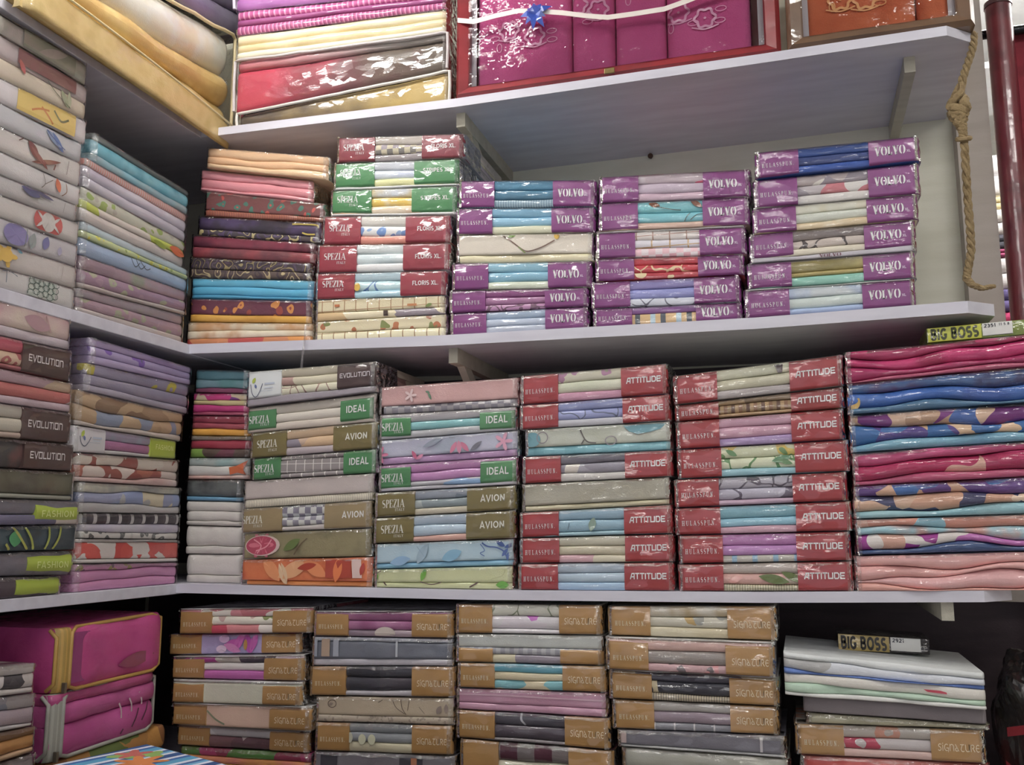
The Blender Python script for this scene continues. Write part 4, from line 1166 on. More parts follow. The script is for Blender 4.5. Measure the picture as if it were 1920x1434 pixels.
stack('B', 4, 'third brown-banded stack', SG, [
    (852, 1128, 1132, 1134, 1176, 1185, 'sig', [(1, 'ln c4c4b8 747c64'), (1, 'pt c4c0c4 b05cb0 c8c0c8 2'), (.4, 'ccc8cc')], 'brown-banded pack with lilac blossom folds', {}),
    (852, 1131, 1188, 1192, 1236, 1241, 'sig', [(1.3, '=b8bcb8'), (.7, 'st 8c8c94 a4a4a8 2'), (.8, 'pt c4bca0 847c88 .6')], 'brown-banded pack with painted glare over its top', {'pv': (0, .52), 'nolet': 1}),  # pale grey top layer paints the white glare on this pack
    (855, 1136, 1242, 1249, 1285, 1291, 'sig', [(1, 'pt 5c94ac c8c8b4 5c9cb0 .5'), (.8, 'c8bc9c'), (1, 'pt c0b494 6ca4ac c4b898 .5')], 'brown-banded pack with teal ikat folds', {}),
    (853, 1138, 1290, 1300, 1325, 1340, None, [(1.8, '=b888a0'), (.9, 'bc8ca4')], 'plain mauve pink pack', {'art': [('B', [(.01, .72), (.3, .74), (.7, .7), (.99, .68)], .003, 'c8a4b4')]}),
    (853, 1143, 1330, 1347, 1379, 1400, 'sig', [(1.1, 'ln 4c4a54 b4b4bc .6'), (1.2, '4c444e'), (.3, '746c70')], 'brown-banded pack with charcoal folds', {}),
    (860, 1150, 1384, 1408, 1440, 1464, 'sig', [(.9, 'ck 6c6464 6c6464 4c2434 2.5'), (1, 'pt b8b09c 945c60 b8b4a0 .6'), (.8, 'b0a894')], 'brown-banded pack with wine red squares', {'nolet': 0}),
], off=.004)
stack('B', 4, 'fourth brown-banded stack', SG, [
    (1138, 1456, 1136, 1136, 1185, 1192, 'sig', [(1, 'ns b4b0a4 a08c68 c0bcb0'), (1, 'fl b8b4a4 a88c54 8c8c84 .7'), (.9, 'ns bcb090 c4bca0')], 'brown-banded pack with ivory and gold leaves', {}),
    (1134, 1453, 1193, 1204, 1242, 1264, 'sig', [(.18, '#dcdce0'), (1, 'c8a49c'), (1.2, '8c8480'), (.8, 'fl b89498 6c6064 c88c90 1.4')], 'brown-banded pack with pink and taupe folds', {'pv': (0, .88), 'dy': -.012}),
    (1140, 1461, 1254, 1270, 1307, 1317, 'sig', [CARD, (.7, 'pt b4a88c 3c3a48 .6'), (1.1, 'pt 34343e bcb090 34343e .5'), (.6, 'st a49880 746c60 .5')], 'brown-banded pack with navy and sand print', {'pv': (0, .9)}),
    (1141, 1461, 1310, 1325, 1361, 1379, 'sig', [(1, 'a8a4a0'), (1.1, '8c7c88'), (.7, 'gr 74747c b4b0b4 1.3')], 'brown-banded pack with mauve grey folds', {'dy': .004}),
    (1156, 1475, 1368, 1381, 1398, 1420, None, [(2.4, '=6c6a74'), (.4, '#a4a4a4')], 'dark grey unbanded pack with pale end', {'art': [('Q', [(.0, .25), (.06, .25), (.06, .93), (.0, .93)], 'a89490'), ('Q', [(.85, .2), (.865, .2), (.865, .93), (.85, .93)], 'b4b0b4')]}),
    (1165, 1482, 1401, 1424, 1445, 1466, None, [(.7, 'a0a094'), (1.4, 'pt 9c948c b4aca0 8c7c74')], 'grey beige unbanded pack', {}),
], off=.002)
out_P = stack('B', 4, 'rightmost stack on bottom shelf', 'bedding stacked at the right of the bottom shelf', [
    (1469, 1850, 1222, 1262, 1301, 1324, None, [(.8, 'd4dcdc'), (1.1, 'pt c8ccd4 7890b8 c8d4dc a8a8a8 .35'), (.35, '5c78b8'), (1.2, 'd0ccc4'), (.8, 'ns a4c0ac b0c8b4'), (.5, '#d8dcd4')], 'white folded bedding set with blue and green layers', {'wave': .03, 'rad': .03, 'coat': .15, 'film': False, 'dy': -.02, 'art': [('Q', [(.70, .42), (.78, .42), (.86, .33), (.72, .36)], 'b8384c')], 'name': 'bedding_set', 'cat': 'bedding', 'puff': .004}),
    (1505, 1852, 1304, 1330, 1336, 1353, None, [(1, '=7c7478')], 'mauve grey folded cloth', {'film': False, 'coat': .1, 'name': 'folded_cloth', 'cat': 'cloth'}),
    (1511, 1858, 1336, 1361, 1356, 1370, None, [(1, 'ns a8a488 98947c')], 'thin khaki wrapped pack', {}),
    (1491, 1850, 1357, 1370, 1412, 1430, 'sig', [(1, 'fl a8a098 b8806c a89c94 .6'), (1, 'fl b4acac a83850 b0a8a8 .5'), (.7, 'c4a49c')], 'brown-banded pack with red berry folds', {}),
    (1502, 1858, 1416, 1434, 1470, 1470, None, [(1, 'ns b84c44 a83c38 c05c50')], 'red unbanded pack', {}),
], off=.0)

# ================================================================ left wall, middle shelf
QL = 'white printed tablecloth packs at the front of the left wall'


def Q(r0, r1, l0, l1, spec, desc, a=None, xr=165):
    o = {'rad': .03, 'frad': .016, 'rnd': .006, 'puff': .001, 'ends': (0, 1)}
    if a:
        o['art'] = a
    # extend the left end beyond the frame edge
    k = (r0 - l0) / xr, (r1 - l1) / xr
    return (-150, xr, l0 - 150 * k[0], r0, l1 - 150 * k[1], r1, None, spec, desc, o)


stack('L', 2, 'stack of white printed packs', QL, [
    Q(120, 161, 22, 60, [(1, '=ns b0a8a0 98988c b4aca8')], 'tablecloth pack with dim sage print', [('Q', [(.57, .05), (.91, .05), (.91, .9), (.57, .9)], '8c8c7c'), ('L', .76, .5, .08, .02, 20, 'a89c94')], 166),
    Q(161, 226, 60, 143, [(1.1, '=b8acac'), (1, '=c4b8a4')], 'tablecloth pack with maroon and cream print', [('Q', [(.53, .55), (.91, .55), (.91, .93), (.53, .93)], '7c5450'), ('L', .56, .5, .03, .012, -60, 'b06058'), ('B', [(.72, .5), (.78, .3), (.88, .08)], .002, '5c6450'), ('L', .84, .25, .04, .014, -55, '8c9474'), ('L', .87, .3, .035, .01, -80, '9ca084')], 166),
    Q(226, 266, 143, 187, [(1, '=c8c2c4')], 'tablecloth pack with yellow print', [('Q', [(.53, .05), (.91, .05), (.91, .95), (.53, .95)], 'd0b460'), ('B', [(.62, .3), (.67, .5), (.73, .6)], .004, 'b87838'), ('B', [(.68, .62), (.72, .4), (.76, .12)], .004, 'b87838'), ('B', [(.76, .72), (.81, .4), (.86, .6)], .004, '6c6c4c')], 166),
    Q(268, 304, 190, 233, [(1, '=b8b8bc')], 'tablecloth pack with navy feather print', [('L', .79, .5, .05, .016, -30, '7c8ca8'), ('L', .82, .4, .05, .012, -45, '5c70a0'), ('B', [(.74, .8), (.79, .5), (.87, .2)], .002, '4c5c8c')], 157),
    Q(304, 351, 235, 279, [(1, '=c4beba')], 'tablecloth pack with brown swirl print', [('L', .66, .62, .05, .018, -50, '74443c'), ('L', .75, .35, .08, .01, 18, '7c4c40'), ('L', .70, .4, .06, .01, -35, '84544c'), ('B', [(.56, .75), (.59, .92)], .002, '6c4c44'), ('B', [(.80, .15), (.81, .4)], .003, '74443c'), ('B', [(.89, .2), (.90, .8)], .0014, '7c706c')], 154),
    Q(351, 380, 281, 322, [(1, '=c8c4c4')], 'tablecloth pack with orange leaf print', [('L', .83, .55, .03, .014, -70, 'c86c4c'), ('B', [(.72, .85), (.74, .4), (.72, .12)], .0016, '746c64'), ('B', [(.74, .35), (.79, .7)], .0016, '746c64'), ('B', [(.88, .85), (.89, .4), (.86, .1)], .002, '84604c')], 154),
    Q(384, 416, 325, 363, [(1, '=b4b0b0')], 'tablecloth pack with slate blue print', [('L', .66, .7, .05, .018, -10, '5c587c'), ('L', .74, .78, .06, .008, -8, '5c5874'), ('B', [(.89, .2), (.9, .8)], .0012, '8c8884')], 147),
    Q(418, 455, 363, 405, [(1, '=c2bcb8')], 'tablecloth pack with red flower print', [('D', .77, .5, .038, .030, 'b85450'), ('D', .77, .5, .018, .020, 'c2bcb8'), ('L', .72, .66, .03, .006, -40, 'c2bcb8'), ('L', .72, .34, .03, .006, 40, 'c2bcb8'), ('L', .82, .66, .03, .006, 40, 'c2bcb8'), ('L', .82, .34, .03, .006, -40, 'c2bcb8')], 151),
    Q(459, 498, 405, 453, [(1, '=b8b4b8')], 'tablecloth pack with lavender berry print', [('D', .56, .5, .03, .022, '8078a8'), ('L', .67, .45, .035, .018, 80, '848c8c'), ('L', .76, .55, .03, .018, 75, '6c6c9c'), ('L', .86, .4, .02, .012, 80, '9c98b0'), ('B', [(.62, .1), (.63, .9)], .0016, '6c746c')], 148),
    Q(500, 538, 453, 498, [(1, '=c0b8b4')], 'tablecloth pack with yellow blossom print', [('F', .50, .55, .028, 5, 'd0a844'), ('D', .50, .55, .016, .014, 'd0a844'), ('L', .585, .88, .014, .008, -30, '5c98a8'), ('B', [(.88, .2), (.89, .8)], .0012, 'a89c98')], 146),
    Q(541, 576, 500, 545, [(1, '=c6c2c0')], 'tablecloth pack with green net print', [('Q', [(.655, .05), (.84, .05), (.855, .95), (.655, .95)], 'b4bcb4')] + [('R', .675 + .033 * (i % 6), .2 + .28 * (i // 6) + .1 * (i % 2), .0085, .0062, .0013, '4c6058') for i in range(18)] + [('B', [(.47, .85), (.53, .9), (.57, .75)], .0016, '546c78'), ('B', [(.50, .85), (.50, .3)], .0016, '546c78')], 143),
], 'tablecloth_pack', 'tablecloth', off=-.002, depth=.30)

stack('L', 2, 'stack of clear boxes', 'bedsheets in clear boxes on the left wall middle shelf', [
    (176, 357, 246, 360, 291, 403, None, [(.5, '6c7474'), (1.2, 'ns 5ca4b8 6cb0c0 3c7c94'), (.7, 'ns 74acbc 8c9ca0')], 'boxed turquoise bedsheet', {}),
    (161, 354, 293, 403, 343, 453, None, [(.7, 'st d0948c c8b4b0 .7'), (1, 'ns a8a0b4 c0bcc8'), (1, 'b4b0bc')], 'boxed lavender bedsheet with coral stripes', {}),
    (155, 350, 346, 454, 408, 498, None, [(1, 'fl c4c4b4 98ac60 b8b4a8 1.2'), (.6, 'pt c8703c b4c04c c8c0b8 1'), (1, 'c0b8b4')], 'boxed white bedsheet with orange and green print', {'art': [('L', .72, .4, .05, .014, -8, '8c9c34'), ('L', .9, .45, .06, .022, -5, 'c4643c')]}),
    (155, 356, 412, 506, 473, 543, None, [(.7, 'c0d0dc'), (.5, 'fl b4c08c c8c44c 8c9c5c 2.5'), (1.4, '94a8c4')], 'boxed sky blue bedsheet', {'art': [('B', [(.42, .45), (.46, .2), (.5, .4)], .002, '4c545c'), ('B', [(.46, .5), (.51, .2), (.55, .38)], .002, '4c545c'), ('B', [(.5, .5), (.56, .25), (.6, .34)], .002, '4c545c')]}),
    (152, 353, 476, 546, 536, 589, None, [(1, 'ns 98808c a48c98 8c9480'), (1, 'fl 94788c 9c9c84 a08494 1.2'), (.4, 'a89c98')], 'boxed mauve bedsheet', {}),
    (147, 347, 538, 591, 576, 631, None, [(.8, 'ns a08c94 948890 8c8c78'), (1, 'fl 9c808c 94947c a88c98 1.2'), (.5, 'b4a8a4')], 'boxed mauve grey bedsheet', {}),
], 'boxed_bedsheet', 'bedsheet', off=.004, depth=.34)

# ================================================================ left wall, lower shelf
TL_ = 'dark and lime labelled packs at the front of the left wall'


def T(l0, r0, l1, r1, xr, style, spec, desc, o=None):
    d = {'rad': .022, 'frad': .014, 'rnd': .008, 'ends': (0, 1)}
    d.update(o or {})
    k = (r0 - l0) / xr, (r1 - l1) / xr
    return (-150, xr, l0 - 150 * k[0], r0, l1 - 150 * k[1], r1, style, spec, desc, d)


stack('L', 3, 'front left stack', TL_, [
    T(561, 600, 620, 641, 136, None, [(1.6, '=ns c8b8a8 c0a8a4 b88c94'), (.7, 'b4a8b0')], 'cream pack with faded rose print', {'art': [('L', .74, .6, .07, .03, -10, 'a8848c'), ('B', [(.8, .9), (.84, .4)], .003, 'b08c8c')]}),
    T(628, 658, 682, 704, 137, 'evoL', [(1, 'b45464'), (1, 'fl c0a48c 9c5454 b89c7c 1.6'), (.4, '8c4c50')], 'dark-labelled pack with rose red folds', {}),
    T(689, 718, 751, 766, 138, None, [(1, 'pt b49c84 a88c94 c4a888 .7'), (1.2, 'pt a85c58 b4a0a0 8c849c .6'), (.7, 'pt c0b4b4 a8949c .6')], 'pack with patchwork mauve folds', {}),
    T(755, 774, 818, 827, 135, 'evoL', [(1, 'b0a89c'), (1, 'b4ac9c'), (.5, 'a08c80')], 'dark-labelled pack with beige folds', {}),
    T(820, 833, 872, 875, 140, 'evoL', [(1.5, 'ns 4c4444 3c3838 6c4440')], 'dark-labelled pack with charcoal folds', {}),
    T(877, 885, 927, 929, 142, None, [(1.5, '=ns 4c4c3c 585444 443c34'), (.3, '848478')], 'dark olive unlabelled pack', {}),
    T(934, 940, 984, 981, 151, 'limeL', [(1.1, 'ns 64606c 747078'), (.8, 'pt 5c5870 b4a8a0 5c5870 .6')], 'lime-labelled grey rolled pack', {'rad': .03, 'prad': .022}),
    T(986, 984, 1032, 1030, 146, None, [(1, '=ns 2c3840 34444c 2c3034')], 'dark teal pack with grass blade print', {'art': [('L', .56, .5, .032, .03, 85, '3c8450'), ('B', [(.54, .95), (.59, .55), (.645, .05)], .005, '98983c'), ('B', [(.62, .95), (.665, .5), (.685, .05)], .005, '98a03c'), ('B', [(.785, .95), (.79, .5), (.765, .05)], .005, '98a03c'), ('B', [(.87, .95), (.86, .5), (.82, .05)], .005, '98a03c'), ('B', [(.5, .3), (.525, .05)], .005, '98983c')]}),
    T(1036, 1032, 1080, 1079, 140, 'limeL', [(1, 'ns 545056 68646c 484448')], 'lime-labelled charcoal rolled pack', {'rad': .03, 'prad': .024, 'uR': .655}),
    T(1082, 1080, 1112, 1108, 117, 'limeL', [(1, 'ns 443840 4c4048')], 'short lime-labelled plum rolled pack', {'rad': .03, 'prad': .016, 'uR': .64, 'nolet': 1}),
], off=-.004, depth=.28)

stack('L', 3, 'corner boxed stack', 'bedsheets in clear boxes on the left wall lower shelf', [
    (172, 362, 631, 689, 679, 722, None, [(.8, 'ns 9c88b4 a898bc'), (.9, 'fl a090b8 7858a8 5c5c70 1'), (.8, 'a494b8')], 'boxed lilac bedsheet', {}),
    (162, 357, 679, 722, 726, 770, None, [(1, 'fl 8c849c b4a838 948ca4 .8'), (1, 'ns 908898 847c94'), (.6, '9c94a4')], 'boxed grey lilac bedsheet with yellow dots', {}),
    (146, 346, 729, 775, 785, 823, None, [(1, 'pt a08468 b49878 8c7058 1.2'), (1, 'pt a88c6c 7c8498 b09474 1.4'), (.35, 'b4a8a0')], 'boxed tan brown bedsheet', {'wave': .08}),
    (139, 333, 796, 827, 842, 859, 'limeU', [(1, 'ns 8ca0ac 94889c 8494a4'), (1, 'a0688c'), (.4, 'b4b0b0')], 'pack with white label and lime label', {}),
    (142, 338, 848, 862, 896, 910, None, [(1.2, 'pt c4b4a8 8c4c44 c8bcb0 94544c 1.5'), (1, 'pt 8c4c44 c4b4ac 9c5c4c 1.5'), (.6, 'ns c0b0ac b48c88')], 'boxed bedsheet with rust leaf print', {'wave': .05}),
    (148, 342, 903, 914, 955, 960, None, [(.7, 'ns 8c8c8c c8c4b0'), (1, 'pt 8c90ac a4a4a4 8490b4 c4b89c 1.3'), (.7, 'ns a09c9c a8a4a4')], 'boxed grey blue bedsheet', {'wave': .05}),
    (153, 340, 962, 964, 1005, 1006, None, [(1, 'st 3c343c 3c343c 443c44 b4b0b0 4'), (.8, 'ns a098b0 b4b0b8'), (.6, 'fl b8b4b0 5c5c5c a8a4a0 1.5')], 'boxed black and white bedsheet', {}),
    (144, 338, 1010, 1012, 1056, 1053, None, [(.3, 'c0bcb8'), (1.6, '=pt c04c44 c4bcb8 b84440 c8c0bc 2.2'), (.4, 'c0bcb8')], 'boxed bedsheet with bold red print', {}),
    (142, 336, 1058, 1054, 1106, 1098, None, [(.5, 'fl b47ca0 8c8450 6c4c64 1.5'), (1, 'c080ac'), (.9, 'c484b0')], 'boxed candy pink bedsheet', {'wave': .05}),
], 'boxed_bedsheet', 'bedsheet', off=.004, depth=.33)
# ================================================================ left wall, bottom: quilt bags and striped bedding
def wpk(l0, r0, l1, r1, spec, desc, o=None):
    return T(l0, r0, l1, r1, 69, None, spec, desc, dict({'rad': .03, 'frad': .016}, **(o or {})))


stack('L', 4, 'stack left of pink bags', 'folded bedding packs at the far left of the bottom shelf', [
    wpk(1250, 1243, 1304, 1289, [(.9, 'ns b4aca8 bcb4b0'), (1.3, 'pt b8b0ac 3c383c b8b0ac c0b8b4 2.4'), (.6, 'b8b0ac')], 'white bedding pack with black dashes'),
    wpk(1308, 1299, 1371, 1345, [(1, 'pt 8c8890 a09898 7c808c .8'), (1.2, 'ns 9c8c94 a4949c'), (.3, 'b4b0b0')], 'grey lilac bedding pack'),
    wpk(1374, 1361, 1428, 1405, [(.8, 'ns 8c6844 745438'), (1.2, 'ns a8743c b88448 8c5c34'), (.5, 'b09070')], 'amber brown bedding pack'),
    wpk(1432, 1409, 1490, 1470, [(1, 'ns 847c80 948c90')], 'dull grey bedding pack'),
], 'bedding_pack', 'bedding', off=-.01, depth=.30)

bags = stack('L', 4, 'pink bag pile', 'pink quilts in zipped clear bags', [
    (112, 308, 1180, 1147, 1297, 1247, None, [(1, '=ns b0347c b83c80 a83074')], 'bright magenta quilt in clear bag with gold piping', {'label': 'bright magenta quilt in a clear zipped bag with gold piping', 'name': 'quilt_bag', 'cat': 'quilt', 'rad': .035, 'frad': .03, 'rnd': .02, 'puff': .003, 'film': False, 'part': 'quilt',
        'art': [('Q', [(.06, .12), (.27, .12), (.29, .5), (.25, .9), (.06, .92)], '903070'), ('L', .72, .28, .12, .03, 5, '8c3c54')]}),
    (96, 296, 1306, 1258, 1432, 1356, None, [(.5, 'ns 983068 a84078'), (.9, 'ns b85090 b04888'), (1.5, 'ns b04088 b84c90')], 'pink quilt in clear bag with grey zip', {'label': 'pink ribbed quilt in a clear bag with grey zip, below the magenta one', 'name': 'quilt_bag', 'cat': 'quilt', 'rad': .03, 'rnd': .02, 'puff': .003, 'film': False, 'wave': .01, 'part': 'quilt',
        'art': [('B', [(.60, .62), (.625, .5), (.63, .36)], .004, 'c8b4bc'), ('B', [(.70, .66), (.725, .55), (.73, .42)], .004, 'c8b4bc'), ('B', [(.80, .72), (.825, .6), (.83, .5)], .004, 'c8b4bc'), ('B', [(.70, .38), (.68, .25), (.63, .1)], .004, '5c2c4c'), ('B', [(.80, .45), (.78, .3), (.74, .16)], .004, '5c2c4c'), ('B', [(.89, .52), (.88, .38), (.84, .22)], .004, '5c2c4c')]}),
    (96, 315, 1433, 1358, 1460, 1385, None, [(1, 'pt a8783c 8c5c34 5c6c34 b8843c .9'), (1, 'pt 7c4c38 a87038 4c3c30 1')], 'tan and orange printed folded cloth under the pink quilt bags', {'label': 'tan and orange printed cloth folded under the pink quilt bag', 'name': 'folded_cloth', 'cat': 'cloth', 'film': False, 'coat': .1}),
], off=.0, depth=.34)
for (t, pk), (c1, c2) in zip(bags[:2], (('9a7c34', 'b08a3c'), ('8c8c84', '9c9c94'))):
    one = lambda u: 1.005
    zero = lambda u: -.005 if False else 0.0
    V, F = [], []
    us = (.002, .03, .06, .088)
    for u in us:
        for k in range(13):
            a = math.pi * k / 12
            vv = .5 - .5 * math.copysign(abs(math.cos(a)) ** .5, math.cos(a))
            V.append(pk.S(u, vv * 1.01 - .005, pk.du(u) + .016 * (1 - math.sin(a) ** .35) - .001))
    F = [(i * 13 + k, (i + 1) * 13 + k, (i + 1) * 13 + k + 1, i * 13 + k + 1) for i in range(3) for k in range(12)]
    link('zipper_tape', V, F, mat('st ' + c1 + ' ' + c1 + ' ' + c2 + ' .9', coat=.3, rough=.5), t, True)
    loop = []
    for k in range(7):
        loop.append(pk.S(.088, .08 + .84 * k / 6, .0))
    for k in range(1, 12):
        loop.append(pk.S(.088 + .88 * k / 12, .985 - .0 * k, .012))
    for k in range(6):
        loop.append(pk.S(.996, .9 - .8 * k / 5, .012))
    for k in range(1, 12):
        loop.append(pk.S(.985 - .895 * k / 12, .02, .006))
    v, f = tube_data(loop, .0042, 8, True)
    link('piping', v, f, mat(c2, coat=.3, rough=.5), t, True)
    v, f = tube_data([pk.S(.003, .03 + .94 * k / 8, .012 if 0 < k < 8 else .03) for k in range(9)], .0042, 8)
    link('piping', v, f, mat(c2, coat=.3, rough=.5), t, True)
    # zip pull at the lower end
    v, f = box_data(tuple(a - b for a, b in zip(pk.S(.04, .1, -.006), (.003, .002, .012))), tuple(a + b for a, b in zip(pk.S(.04, .1, -.002), (.003, .002, .008))))
    link('zip_pull', v, f, mat('8c8474', metal=.8, rough=.3), t)

# striped cloth on the counter in the foreground
ZC = 1.0
c0 = onZ(277, 1392, ZC); c1 = onZ(100, 1431, ZC); c2 = onZ(450, 1436, ZC)
e1 = [c1[i] - c0[i] for i in range(2)]; l1 = math.hypot(*e1); e1 = [q / l1 for q in e1]
e2 = [c2[i] - c0[i] for i in range(2)]; l2 = math.hypot(*e2); e2 = [q / l2 for q in e2]
ang = math.atan2(e2[1], e2[0])
cl = thing('striped_tablecloth', 'blue and white striped cloth with orange flower, folded on the counter', 'tablecloth', (c0[0], c0[1], ZC - .05), ang)
ly = [e1[0] * math.cos(-ang) - e1[1] * math.sin(-ang), e1[0] * math.sin(-ang) + e1[1] * math.cos(-ang)]
smat = mat('st 28487c 28487c c8ccd8 2c5c9c 4c94b8 4c94b8 c8ccd8 34588c 5c9cc0 c8ccd8 11', rough=.9)
for k in range(3):
    z0, z1 = .05 * k / 3, .05 * (k + 1) / 3 - .001
    P = []
    for z, ins in ((z0, .006), (z0 + .004, 0), (z1 - .004, 0), (z1, .006)):
        for a, b in ((ins, ins), (.55, ins), (.55, .55), (ins, .55)):
            P.append((a + b * ly[0], b * ly[1], z))
    F = [(3, 2, 1, 0), (12, 13, 14, 15)] + [(4 * j + i, 4 * j + (i + 1) % 4, 4 * j + 4 + (i + 1) % 4, 4 * j + 4 + i) for j in range(3) for i in range(4)]
    link('cloth_layer', P, F, smat, cl)
# printed orange flower with green leaves, lying flat on the cloth
V, F, FM = [], [], []
for (px, py, r, n, mi, dz) in ((262, 1428, .05, 7, 0, .0007), (250, 1413, .035, 5, 1, .0006), (232, 1416, .03, 3, 2, .0005), (285, 1414, .03, 3, 2, .0005)):
    q = onZ(px, py, ZC)
    dx, dy = q[0] - c0[0], q[1] - c0[1]
    lx, lyy = dx * math.cos(-ang) - dy * math.sin(-ang), dx * math.sin(-ang) + dy * math.cos(-ang)
    o = len(V)
    V.append((lx, lyy, .05 - .001 + dz))
    m_ = 8 * n
    for i in range(m_):
        t_ = 2 * math.pi * i / m_
        rr = r * (.72 + .28 * math.cos(n * t_))
        V.append((lx + rr * math.cos(t_), lyy + rr * math.sin(t_), .05 - .001 + dz))
    F += [(o, o + 1 + i, o + 1 + (i + 1) % m_) for i in range(m_)]
    FM += [mi] * m_
link('printed_flower', V, F, [mat('c87838', rough=.9), mat('b85c54', rough=.9), mat('84a854', rough=.9)], cl, fm=FM)
ct = thing('display_counter', 'low wooden counter at bottom left under the striped cloth', 'counter', (c0[0] + .35, c0[1] - .55, 0))
box('counter_top', (-.5, -.45, ZC - .08), (.5, .62, ZC - .051), mat('wd 8c7c68 9c8c78', rough=.5), ct, .004)
box('counter_body', (-.46, -.41, .06), (.46, .58, ZC - .081), mat('wd 6c5c4c 7c6c58', rough=.6), ct)
box('plinth', (-.42, -.38, 0), (.42, .54, .059), mat('3c3430', rough=.7), ct)

# ================================================================ top shelf: quilts in bags
gold = stack('L', 1, 'gold quilts', 'quilts in clear bags above the left wall', [
    (215, 468, -200, -60, -70, 46, None, [(1, '=ns 5c5468 746c80 4c4458'), (.5, 'ns 6c6478 5c546c')], 'dark', {'label': 'dark mauve quilt in clear bag with white piping, above the gold quilts', 'pipe': ('e8e0c8', .006), 'rad': .04, 'frad': .03, 'film': False, 'rnd': .03}),
    (45, 438, -165, 62, 30, 216, None, [(1.2, 'ns dcd4c0 e4dccc d8ccb0'), (.75, 'ns c8a85c c09c54 d0b46c'), (.9, 'ns bc9e58 c8aa68 b4944c')], 'gold', {'label': 'cream and gold satin quilts in a clear bag on left top shelf', 'pipe': ('d8c898', .005), 'rad': .05, 'wave': .035, 'film': True, 'rnd': .03, 'puff': .004, 'flat': .9}),
], 'quilt_bag', 'quilt', off=-.04, depth=.36, extra={'crough': .12, 'filmk': .5, 'coat': .8})
gt, gpk = gold[1]
H_ = gpk.H(.5)
fold(gpk, 'bag_flap', lambda u: -.028 / H_, lambda u: (.02 + .05 * (1 - u)) / H_, mat('ns bca060 c8ae70 b49854', coat=.6, rough=.6), gt, .01, .0, .985, off=-.012, back=.002, puff=.001)
v, f = tube_data([gpk.S(i / 16 * .985, (.022 + .05 * (1 - i / 16)) / H_, -.013) for i in range(17)], .0028, 8)
link('piping', v, f, mat('d8c898', coat=.3, rough=.5), gt, True)
stack('B', 1, 'quilt pile beside gift box', 'quilts in clear bags on the top shelf', [
    (440, 838, -45, -85, 20, -20, None, [(1, 'ns 7c4c98 8c5ca8 6c3c88'), (.6, 'ns 9c5c9c 8c4c8c')], 'violet satin quilt', {'pipe': ('c8bcd0', .004)}),
    (440, 838, 20, -22, 64, 12, None, [(.7, 'st b04c84 a8447c d08cb0 1.5'), (.5, '8c3c74'), (.8, 'st a84878 c47ca4 8c3c6c 1.2')], 'pink quilt with stitched borders', {}),
    (440, 838, 66, 14, 110, 56, None, [(1, 'ns d8c8a0 e0d4b8'), (.9, 'ns d0bc8c dccca4'), (.7, 'e0d4bc')], 'cream satin quilt', {'wave': .04}),
    (440, 838, 112, 58, 210, 126, None, [(.4, 'gx b05060 b07880 98908c 888078'), (1.6, 'gx a82c44 a82c44 5c2830 4c4034 54463c')], 'red and brown satin quilt', {'pipe': ('b8b0b0', .004)}),
    (445, 842, 212, 130, 236, 186, None, [(1, 'gx 3c3434 4c4034 7c6840 a88e4c b49c60 2')], 'olive gold paisley quilt', {'pipe': ('d0ccc4', .004)}),
], 'quilt_bag', 'quilt', off=.015, depth=.36, flat=.9, extra={'crough': .10, 'filmk': .6, 'coat': 1.0})


